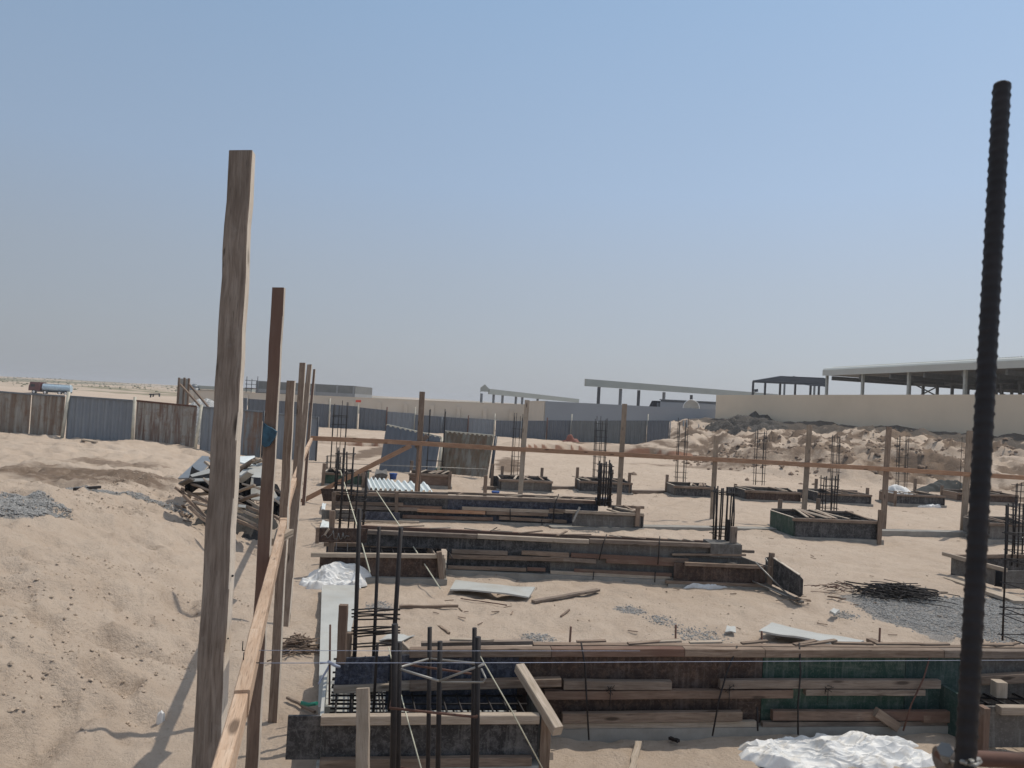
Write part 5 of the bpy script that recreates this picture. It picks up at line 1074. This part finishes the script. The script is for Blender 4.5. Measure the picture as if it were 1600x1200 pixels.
corr('white corrugated sheet lying on the sand, right of its twin behind the third beam', [(621, 769), (677, 770), (668, 757), (608, 753)], 'whitesh', .16)
for i, (lab, a, b, w, h, m) in enumerate([('curved grey plank lying on the sand right of the pale warped sheet', (833, 940), (935, 922), .07, .03, 'woodgrey'), ('thin dark stick on the sand right of the three bar cage', (624, 948), (716, 947), .04, .03, 'wood'),
        ('thin bent rod on the sand below the pale warped sheet', (720, 935), (792, 946), .012, .01, 'rust'), ('small twig on the sand right of the nearest starter cage', (686, 978), (702, 989), .03, .02, 'wood'), ('small forked stick on the open sand', (877, 963), (890, 952), .02, .02, 'wood'),
        ('short dark stick lying in the shadow before the nearest beam form', (1046, 1153), (1060, 1158), .03, .02, 'rebar'), ('pale batten end lying on the sand at the bottom edge', (987, 1205), (998, 1160), .045, .03, 'woodlight'),
        ('short wooden scrap behind the nearest form, beside a small peg', (1358, 1000), (1380, 1008), .09, .04, 'wood'), ('thin dark stick at the far right of the open sand', (1293, 932), (1322, 936), .03, .02, 'wood'), ('stick lying left of the nearest footing form', (449, 1090), (492, 1112), .02, .02, 'woodgrey')]):
    stick('loose_stick', lab, 'stick', G(*a, h/2+.012), G(*b, h/2+.02), w, h, m, seg=5, jit=.004)
for i, (lab, u, vb, ut, vt) in enumerate([('thin peg standing in the sand over the brown part of the nearest form', 889, 1006, 892, 979), ('thin peg standing in the gravel trail behind the nearest form', 1059, 1006, 1056, 976), ('slanting peg behind the nearest form at the long pale sheet', 1198, 1006, 1190, 986), ('thicker peg beside the wooden scrap behind the nearest form', 1373, 1007, 1375, 981),
        ('thin leaning rod behind the navy stub form, beside the pale board', 519, 1043, 516, 976)]):
    mb = MB(); p = S1.px(u, vb, -.35); q = Q(ut, vt, p.y+.05); mb.rod((p.x, p.y, 0), q, .009, 6); tag(mb.build('steel_peg', 'rust'), lab, 'peg')
# low concrete strip
A = G(1004, 829, .0); B = G(1546, 838, .0); fs = Face(A, B)
root = None; mb = MB(); mb.prism([fs.P(0, 0, -.1), fs.P(fs.L, 0, -.1), fs.P(fs.L, 0, .085), fs.P(0, 0, .085)], -fs.n*.28); tag(mb.build('concrete_strip', 'concrete'), 'low grey concrete strip crossing the sand to the green sided footing', 'strip')
for lab, u0, u1, v in (('low strip board between the first footing and the centre footing', 856, 906, 762), ('low strip board right of the centre footing', 985, 1040, 768), ('low strip board left of the first footing', 755, 782, 762)):
    mb = MB(); mb.beam(G(u0, v, .05), G(u1, v+1, .05), .2, .1); tag(mb.build('strip_board', 'woodgrey'), lab, 'board')
# plastic heaps
def cloth(lab, u0, u1, vt, vb, seed, nu=110, nv=60, ny=None, m='plastic', k=1.0, hk=1.0):
    a = G(u0, vb, .0); b = G(u1, vb, .0); W_ = (b-a).length; e = (b-a).normalized(); nn_ = Vector((-e.y, e.x, 0)); D = ny; H = EYE-(EYE)*0
    c = a.lerp(b, .5)+nn_*D*.5; top = Q((u0+u1)/2, vt, c.y).z
    mb = MB()
    def fn(i, j):
        x = (i-.5)*2; y = (j-.5)*2; q = math.atan2(y, x); R0 = .84+.22*float(vn(math.cos(q)*2+seed, math.sin(q)*2, seed))+.09*float(vn(math.cos(q)*6+seed, math.sin(q)*6, seed+2))
        r = max(abs(x), abs(y)); L2 = math.hypot(x, y) or 1; sx_ = x/L2*r; sy_ = y/L2*r; X_ = sx_*R0*W_/2; Y_ = sy_*R0*D/2
        wx, wy = X_+.10*float(vn(X_*3, Y_*3, seed+9)), Y_+.10*float(vn(X_*3+5, Y_*3, seed+8))
        T = lambda f, q, s_: tn(wx*f*math.cos(q)+wy*f*math.sin(q)+seed, -wx*f*math.sin(q)+wy*f*math.cos(q)+s_, seed+s_)
        env = max(0, 1-r**2.6); sh = (.30+.8*math.exp(-((x-.42)/.27)**2)+.35*math.exp(-((x+.15)/.16)**2)) if hk < .9 else (.55+.3*math.exp(-((x-.1)/.4)**2))
        fx = math.cos(.35)*wx+math.sin(.35)*wy; fy = -math.sin(.35)*wx+math.cos(.35)*wy
        W_r = lambda f, s_: (1-abs(tn(fx*f*.55+seed, fy*f*1.3+s_, seed+s_)))**2
        z = top*hk*env**.5*sh*max(.1, .55+.5*T(3.4, .4, 1)+.35*T(7.3, 1.1, 2))+k*min(1, env*4)*(.045*W_r(5, 3)+.028*W_r(11, 4)*(.5+.5*T(4, 0, 7))+.014*W_r(22, 5))
        p = c+e*X_+nn_*Y_; return (p.x, p.y, z-.015)
    mb.grid(fn, nu, nv); o = mb.build('plastic_sheet', m); o.data.polygons.foreach_set('use_smooth', [False]*len(o.data.polygons)); tag(o, lab, 'plastic sheet'); return o
cloth('large crumpled white plastic sheet lying before the green part of the nearest form', 1160, 1530, 1148, 1216, 5, 320, 120, .7, hk=.85, k=1.1)
cloth('heap of crumpled white plastic at the left end of the second beam', 446, 590, 868, 923, 12, 200, 90, .8, hk=.92, k=1.2)
cloth('scrap of white plastic on the sand between the centre footings', 970, 985, 763, 774, 21, 30, 16, .35)
cloth('flat white plastic scrap below the footing with plastic in it', 1442, 1484, 787, 793, 22, 40, 16, .3)
cloth('thin strip of white plastic under the footing of the second beam', 1068, 1200, 911, 921, 23, 60, 16, .16)
mb = MB(); p = P_(w_*.35, .7, .2)
def fn(i, j):
    x = (i-.5)*2; y = (j-.5)*2; r = max(abs(x), abs(y)); L2 = math.hypot(x, y) or 1; return (p.x+x/L2*r*.55, p.y+y/L2*r*.4, .1+(.42+.12*float(vn(x*4, y*4, 3)))*max(0, 1-r*r)**.6)
mb.grid(fn, 24, 20); tag(mb.build('plastic_sheet', 'plastic'), 'small white plastic heap inside a far footing form', 'plastic sheet')
lay('paper_scrap', 'small white sheets of debris beside the left end of the third beam', 'scrap', [(500, 824), (517, 826), (519, 815), (504, 812)], .02, 'whitesh', .04, .02)
lay('paper_scrap', 'white scrap under the dark stub at the left end of the third beam', 'scrap', [(502, 796), (508, 797), (509, 786), (504, 785)], .02, 'whitesh', .06, .02)
cloth('small crumpled white wrapper on the shadowed sand at left', 240, 257, 1118, 1130, 33, 20, 14, .06)
# rebar scrap pile
def twigs(lab, u0, u1, vt, vb, n, L0, L1, r, m, seed, axis=0.0, name='scrap_pile', spread=.9):
    rn = random.Random(seed); c = G((u0+u1)/2, (vt+vb)/2+2, .05); W_ = (G(u1, vb, 0)-G(u0, vb, 0)).length; D = max(.25, G(u0, vt, .1).y-G(u0, vb, 0).y); top = (vb-vt)/1200*c.y*.55
    mb = MB()
    for _ in range(n):
        x = rn.gauss(0, .18)*W_; y = rn.gauss(0, .17)*D; q = axis+rn.gauss(0, spread); L_ = rn.uniform(L0, L1); e = math.exp(-(x/W_*2.6)**2-(y/D*2.2)**2); z = .02+top*e*rn.random()
        dx_, dy_, dz = math.cos(q)*L_/2, math.sin(q)*L_/2, rn.uniform(-.04, .06)*L_
        k = rn.uniform(-.04, .04)*L_; p0 = Vector((c.x+x-dx_, c.y+y-dy_, max(.01, z-dz))); p1 = Vector((c.x+x+dx_, c.y+y+dy_, max(.01, z+dz))); mid = (p0+p1)/2+Vector((k, k, abs(k)))
        mb.tube([p0, mid, p1], r*rn.uniform(.7, 1.3), 5)
    o = mb.build(name, m); tag(o, lab, 'pile'); return o
twigs('dark pile of cut rebar scraps lying beside the gravel patch', 1333, 1470, 908, 941, 170, .2, .65, .007, 'rebar', 3, -.25)
twigs('small bundle of brown twigs and rods on the sand beside the pale long board', 438, 492, 986, 1030, 70, .1, .32, .007, 'wood', 5, .8)
twigs('scattered dark rods at the left of the rebar scrap pile', 1265, 1345, 905, 930, 25, .1, .35, .005, 'rust', 7, .2)
twigs('tangle of thin rods at the edge of the second beam footing', 1225, 1262, 925, 943, 12, .1, .3, .006, 'wood', 8, .2)
# strings and ropes
def line(lab, pts, r, m, name='string_line'):
    mb = MB(); mb.tube(pts, r, 5); tag(mb.build(name, m), lab, 'string')
pz = zr+.04
line('pale blue string line stretched low across the foreground from the near rail', [G(393, 1036, pz-.01), Q(800, 1035.5, 3.6), Q(1250, 1033, 4.3), Q(1700, 1031, 5.0)], .0016, 'string')
line('upper thin string line from the near rail towards the three bar cage', [G(393, 1016, pz), Q(620, 1017, 3.5), Q(1000, 1017, 4.1)], .0012, 'string')
line('pale rope slanting down from the three bar cage at bottom left', [Q(607, 1011, 4.6), Q(633, 1110, 4.2), Q(662, 1215, 3.8)], .0035, 'rope', 'guy_rope')
line('pale rope slanting right from the near starter cage to the bottom edge', [Q(750, 1025, 3.7), Q(798, 1108, 3.75), Q(850, 1205, 3.8)], .0032, 'rope', 'guy_rope')
line('thin guy wire slanting to the sand from the cage behind the third beam', [Q(532, 735, 15.5), Q(556, 815, 12), Q(578, 894, 9.7)], .009, 'rope', 'guy_rope')
line('thin guy wire slanting from the third beam to the sand at the second beam', [Q(588, 767, 15.6), Q(638, 842, 11.6), Q(688, 920, 9.9)], .009, 'rope', 'guy_rope')
line('wire line running low across the site behind the beams', [Q(480, 722, 19), Q(760, 733, 19)], .008, 'wire')
mb = MB(); mb.tube([Q(500, 1036, 5.3), Q(515, 1035, 5.32), Q(512, 1045, 5.3), Q(503, 1060, 5.35), Q(498, 1068, 5.3)], .008, 6); mb.tube([Q(513, 1034, 5.3), Q(524, 1040, 5.35), Q(530, 1042, 5.4)], .012, 6)
tag(mb.build('rope_knot', 'string'), 'grey knotted rope tied at the left corner of the navy stub form', 'rope')
mb = MB(); mb.tube([Q(470, 1098, 5.5), Q(482, 1101, 5.5), Q(495, 1099, 5.45)], .014, 6); tag(mb.build('rope_end', 'greenpl'), 'short teal green rope end beside the pale long board', 'rope')
# clutter near far left footings
def bucket(lab, u0, u1, vt, vb, m, z=0):
    c = G((u0+u1)/2, vb, z); r = (u1-u0)/2400*c.y; h = (vb-vt)/1200*c.y; mb = MB(); mb.tube([(c.x, c.y, z), (c.x, c.y, z+h)], r*.82, 14, r); mb.build('bucket_body', m, t_ := thing('bucket', lab, 'bucket', (c.x, c.y, z)))
    mb = MB(); mb.tube([(c.x, c.y, z+h-.03), (c.x, c.y, z+h+.01)], r*1.06, 14); mb.build('rim', m, t_)
bucket('blue bucket behind the white corrugated sheets', 608, 620, 740, 749, 'bluepl')
bucket('green bucket at the foot of the cream pipe on the leaning blue sheet', 679, 689, 732, 740, 'greenpl')
bucket('dark blue tub behind the third beam, left of the first footing', 768, 780, 768, 774, 'bluepl')
lay('bag', 'grey bag of cement lying left of the blue bucket', 'bag', [(585, 742), (606, 743), (604, 733), (588, 733)], .12, 'plygrey', .2, .05)
# dark tarp on slope
c = Gh(1468, 722); mb = MB()
def tarp(i, j):
    x = (i-.5)*2.3; y = (j-.5)*.7; q = .45; X_ = c.x+x*math.cos(q)-y*math.sin(q); Y_ = c.y+x*math.sin(q)*.6+y; return (X_, Y_, hgt(X_, Y_)+.32*max(0, 1-(2*i-1)**2)*max(0, 1-(2*j-1)**2)*(.6+.6*abs(float(vn(x*3, y*4, 4))))-.02)
mb.grid(tarp, 30, 14); tag(mb.build('dark_tarp', plain('grey_tarp', (.03, .033, .032), .9)), 'dark crumpled tarp lying on the sand slope under the beige wall', 'tarp')
# black topsoil mounds against the wall
mb = MB(); c = Q(1165, 664, 58); hz_ = hgt(c.x, c.y)
for k_, (uu, dd, ww, hh) in enumerate(((1160, 61, 2.9, .55), (1184, 57.5, 2.2, .35))):
    c = Q(uu, 664, dd); zc = hgt(c.x, c.y)
    def soil(i, j, c=c, zc=zc, ww=ww, hh=hh):
        x = (i-.5)*2; y = (j-.5)*2; r = math.hypot(x, y); X_ = c.x+x*ww; Y_ = c.y+y*2.4; return (X_, Y_, hgt(X_, Y_)-.1+(hh+.1)*max(0, 1-r*r)**.7*(1+.5*float(fbm(x*4, y*4, 3, 7+k_))))
    mb.grid(soil, 36, 24)
tag(mb.build('soil_mound', plain('dark_topsoil', (.07, .062, .055), .95, var=.5, sc=6, bump=.9, bd=.1)), 'dark earth mound at the left foot of the beige wall', 'mound')
# ---------- scrap heap at left: boards, panels, black plastic
hp = thing('rubble_heap_base', 'low pile of mixed sand and debris under the scrap boards at left', 'pile', Gh(360, 800)) if False else None
gS = 'boards of the scrap heap'
c0 = Gh(362, 812); rn = random.Random(17)
def HP(u, v, d): return Q(u, v, d)
D0 = c0.y
for lab, q4, m, th in (('pale blue grey panel slanting at the left top of the scrap heap', [(278, 747, 14.4), (307, 746, 14.0), (334, 714, 15.3), (316, 712, 15.6)], 'blue', .03),
        ('large pale grey board on top of the scrap heap, between the first two posts', [(372, 742, 13.6), (410, 747, 13.4), (412, 722, 14.6), (386, 727, 14.6)], 'plyslab', .03),
        ('pale board hanging down the front of the scrap heap', [(392, 780, 12.9), (407, 781, 12.9), (409, 746, 13.3), (392, 748, 13.3)], 'plyslab', .03),
        ('small dark window like panel in the scrap heap', [(396, 758, 12.85), (407, 757, 12.85), (407, 746, 13.0), (396, 747, 13.0)], 'dark', .03),
        ('white board edge at the very top of the scrap heap', [(375, 722, 14.4), (402, 728, 14.3), (398, 712, 15.0), (374, 713, 15.0)], 'whitesh', .03),
        ('pale panel at the right end of the scrap heap', [(427, 785, 13.2), (440, 786, 13.2), (440, 766, 13.8), (429, 768, 13.8)], 'plyslab', .03)):
    P4 = [HP(*q) for q in q4]; nrm = (P4[1]-P4[0]).cross(P4[3]-P4[0]).normalized(); mb = MB(); mb.prism(P4, -nrm*th); tag(mb.build('scrap_board', m), lab, 'board', gS)
mb = MB()
def blk(i, j):
    u = 290+i*50; z = [(290, 762), (330, 762)]; d = 12.75+j*1.1; v = 764-j*34+6*math.sin(i*7)-6*i*(1-j); p = Q(u+j*10, v, d); p.z += .05*float(vn(i*6, j*6, 5)); return p
mb.grid(blk, 24, 18)
def blk2(i, j):
    u = 289+i*52; p = Q(u, 753+j*(14+4*math.sin(i*11)), 12.72+.12*math.sin(i*15)); return p
mb.grid(blk2, 20, 4)
o = mb.build('black_plastic', 'black', mods=['t']); tag(o, 'folded black plastic draped over the left of the scrap heap', 'plastic sheet')
for k_, (q4) in enumerate([[(292, 748, 12.7), (326, 747, 12.7), (328, 751, 12.66), (292, 753, 12.66)], [(297, 742, 12.8), (326, 732, 12.9), (329, 739, 12.8), (300, 745, 12.75)]]):
    P4 = [HP(*q) for q in q4]; mb = MB(); mb.prism(P4, (0, .03, -.01)); tag(mb.build('plastic_fold', 'plyslab'), ['pale lower strip on the black plastic of the scrap heap', 'pale upper strip on the black plastic of the scrap heap'][k_], 'plastic strip')
for lb_, q4 in (('black sheet hanging in the scrap heap just right of the nearest post', [(371, 790, 13.0), (396, 792, 13.0), (393, 744, 13.25), (371, 744, 13.25)]), ('black plastic at the right end of the scrap heap, right of the second post', [(424, 806, 12.7), (442, 806, 12.7), (441, 783, 12.9), (425, 783, 12.9)])):
    P4 = [HP(*q) for q in q4]; mb = MB(); mb.grid(lambda i, j: P4[0].lerp(P4[1], i).lerp(P4[3].lerp(P4[2], i), j)+Vector((0, .05*math.sin(i*17)+.04*math.sin(j*9+i*5), 0)), 16, 8); tag(mb.build('black_plastic', 'black'), lb_, 'plastic sheet')
mb = MB(); P4 = [HP(286, 776, 13.2), HP(412, 800, 12.9), HP(410, 775, 13.5), HP(290, 760, 13.9)]
def core(i, j):
    a = P4[0].lerp(P4[1], i); b = P4[3].lerp(P4[2], i); p = a.lerp(b, j); p = Vector((p.x, p.y+j*1.2, hgt(p.x, p.y)-.1+.42*math.sin(min(1, j*1.5)*1.57)*(1-abs(2*i-1)**3)+.06*float(vn(i*9, j*7, 6)))); return p
mb.grid(core, 30, 16); tag(mb.build('debris_mound', plain('dark_debris', (.03, .027, .024), .95, var=.6, sc=12, bump=.8, bd=.04)), 'dark debris mass under the boards of the scrap heap', 'pile')
bl = [((296, 773), (328, 771), 12.9, 'woodlight', .09), ((284, 764), (330, 787), 12.7, 'wood', .06), ((288, 775), (325, 812), 12.3, 'wood', .07), ((296, 792), (322, 812), 12.2, 'woodgrey', .05), ((275, 762), (296, 778), 12.8, 'wood', .05), ((370, 786), (408, 800), 12.4, 'wood', .12), ((371, 793), (402, 808), 12.3, 'woodlight', .08),
      ((374, 775), (410, 796), 12.7, 'woodlight', .05), ((368, 812), (408, 829), 12.0, 'wood', .07), ((376, 818), (412, 822), 12.0, 'woodgrey', .05), ((374, 770), (392, 760), 13.4, 'woodlight', .06), ((376, 731), (402, 716), 14.2, 'woodlight', .07), ((374, 738), (396, 719), 14.1, 'wood', .06), ((380, 730), (410, 718), 14.4, 'woodlight', .06),
      ((427, 806), (441, 814), 12.3, 'wood', .06), ((428, 800), (440, 780), 12.9, 'woodlight', .05), ((410, 720), (420, 705), 14.5, 'wood', .1), ((398, 808), (412, 800), 12.3, 'woodlight', .06), ((374, 800), (378, 790), 12.4, 'plyslab', .12), ((429, 757), (438, 775), 13.4, 'black', .08), ((330, 716), (345, 730), 14.3, 'woodlight', .1), ((322, 722), (340, 738), 14.0, 'woodlight', .1)]
SL = ['thick pale timber lying level under the black plastic of the scrap heap', 'dark timber slanting down right below the black plastic', 'long dark board slanting to the sand at the left foot of the scrap heap', 'grey slat low on the left foot of the scrap heap', 'short board end sticking out at the far left of the scrap heap', 'broad board in the middle of the scrap heap, right of the nearest post', 'bleached board under the broad board of the scrap heap', 'long bleached slat slanting across the middle of the scrap heap', 'lowest board of the scrap heap, slanting down right to the sand', 'grey slat crossing the lowest board of the scrap heap', 'short bleached timber pointing up left of the hanging pale board', 'bleached timber pointing up right at the top of the scrap heap', 'brown timber pointing up right at the top of the scrap heap', 'bleached rearmost timber at the top of the scrap heap', 'brown timber lying low at the right end of the scrap heap', 'bleached slat leaning at the right end of the scrap heap', 'short thick brown timber standing by the second post at the heap top', 'bleached slat rising right near the foot of the second post', 'small pale block just right of the nearest post, low in the heap', 'black strip at the right end of the scrap heap', 'bleached timber just behind the nearest post at the heap top', 'bleached board left of the nearest post near the heap top']
for k_, (a, b, d, m, w) in enumerate(bl):
    p = Q(*a, d+.15); q = Q(*b, d-.1); mb = MB(); mb.beam(p, q, w, .04, (0, .3, 1), 3, .006)
    tag(mb.build('scrap_timber', m), SL[k_], 'timber', 'short timbers of the scrap heap')

bl2 = [((300, 756), (331, 768), 12.5, 'woodgrey', .07), ((318, 748), (336, 764), 12.6, 'woodlight', .05), ((283, 757), (300, 748), 12.6, 'plygrey', .09), ((372, 768), (398, 758), 12.7, 'woodlight', .05), ((374, 783), (404, 772), 12.5, 'woodgrey', .07), ((380, 756), (408, 764), 12.8, 'woodlight', .04), ((373, 752), (392, 738), 13.0, 'plyslab', .12),
       ((425, 778), (443, 790), 12.6, 'woodlight', .06), ((424, 762), (442, 772), 13.0, 'woodgrey', .08), ((372, 806), (398, 818), 12.2, 'woodlight', .07), ((300, 784), (330, 792), 12.3, 'woodlight', .06), ((302, 800), (328, 820), 12.0, 'wood', .05)]
SL2 = ['grey slat lying over the black plastic of the scrap heap', 'bleached slat by the left edge of the nearest post, over the black plastic', 'stained board at the left end of the black plastic', 'bleached slat crossing the black sheet right of the nearest post', 'grey board under the black sheet right of the nearest post',
       'thin bleached slat touching the hanging pale board', 'pale board tilted up just right of the nearest post', 'bleached timber slanting over the right black plastic', 'grey board above the right black plastic', 'bleached timber near the sand between the first two posts', 'bleached timber low at the left of the nearest post', 'brown slat reaching the sand left of the nearest post']
for k_, (a, b, d, m, w) in enumerate(bl2):
    mb = MB(); mb.beam(Q(*a, d+.12), Q(*b, d-.08), w, .03, (0, .6, 1), 3, .006); tag(mb.build('scrap_timber', m), SL2[k_], 'timber', 'short timbers of the scrap heap')
mb = MB()
for k_ in range(60):
    u = rn.uniform(285, 445); v = rn.uniform(770, 822); p = Gh(u, v); q = rn.random()*6.28; L_ = rn.uniform(.08, .35); mb.beam(p+Vector((0, 0, .03)), p+Vector((math.cos(q)*L_, math.sin(q)*L_, .05+rn.uniform(0, .08))), rn.uniform(.02, .06), .015, (0, 0, 1), 1)
tag(mb.build('splinters', 'wood'), 'loose splinters and offcuts scattered around the scrap heap', 'splinters', kind='stuff')
stick('loose_stick', 'pale board lying on the sand at the foot of the clean blue sheet', 'board', Gh(124, 688)+Vector((0, 0, .05)), Gh(150, 693)+Vector((0, 0, .05)), .1, .04, 'woodlight')
stick('loose_stick', 'dark stick lying at the edge of the gravel on the bank', 'stick', Gh(116, 768)+Vector((0, 0, .04)), Gh(156, 766)+Vector((0, 0, .06)), .05, .05, 'rebar')
# small debris on the site
mb = MB(); rn = random.Random(41)
for k_ in range(70):
    u = rn.uniform(640, 1560); v = 770+(rn.random()**1.3)*230; p = G(u, v, 0); z = hgt(p.x, p.y); q = rn.random()*6.28; L_ = rn.uniform(.02, .13); mb.beam((p.x, p.y, z+.012), (p.x+math.cos(q)*L_, p.y+math.sin(q)*L_, z+.02), rn.uniform(.008, .02), .008, (0, 0, 1), 1)
tag(mb.build('wood_scraps', 'wood'), 'tiny wood scraps scattered over the flat sand of the site', 'scraps', kind='stuff')

# white gravel heap behind the near hoarding
for lab, u0, u1, vt, vb, d in (('low heap of pale gravel just behind the near hoarding, by the leaning timber frame', 287, 352, 624, 640, 32),):
    a = Q(u0, vb, d); b = Q(u1, vb, d); H_ = Q((u0+u1)/2, vt, d).z; mb = MB()
    def gh(i, j):
        x = (2*i-1); y = (2*j-1); return (a.x+(b.x-a.x)*i, d+y*1.6, -.05+(H_+.05)*max(0, 1-x*x*x*x)**.6*max(0, 1-y*y)*(1+.05*float(vn(i*14, j*9, 3))))
    mb.grid(gh, 40, 16); tag(mb.build('gravel_heap', plain('pale_gravel', (.42, .42, .41), .95, var=.6, sc=14, bump=1, bd=.06)), lab, 'heap')

# ================================================================== AIR
bm_v = [(x, y, z) for x in (-5100, 5100) for y in (-5100, 5100) for z in (-5, 16)]
me = bpy.data.meshes.new('haze'); me.from_pydata(bm_v, [], [(0, 1, 3, 2), (4, 6, 7, 5), (0, 4, 5, 1), (2, 3, 7, 6), (0, 2, 6, 4), (1, 5, 7, 3)]); me.update()
hz = bpy.data.objects.new('haze', me); col.objects.link(hz); tag(hz, 'thin dusty air over the whole site and desert', 'haze', kind='stuff')
m = bpy.data.materials.new('dusty_air'); m.use_nodes = True; nt = m.node_tree; nt.nodes.remove(nt.nodes['Principled BSDF'])
pv = nt.nodes.new('ShaderNodeVolumePrincipled'); pv.inputs['Color'].default_value = (.93, .93, .95, 1); pv.inputs['Density'].default_value = .0007; pv.inputs['Anisotropy'].default_value = .2
nt.links.new(pv.outputs[0], nt.nodes['Material Output'].inputs['Volume']); me.materials.append(m)
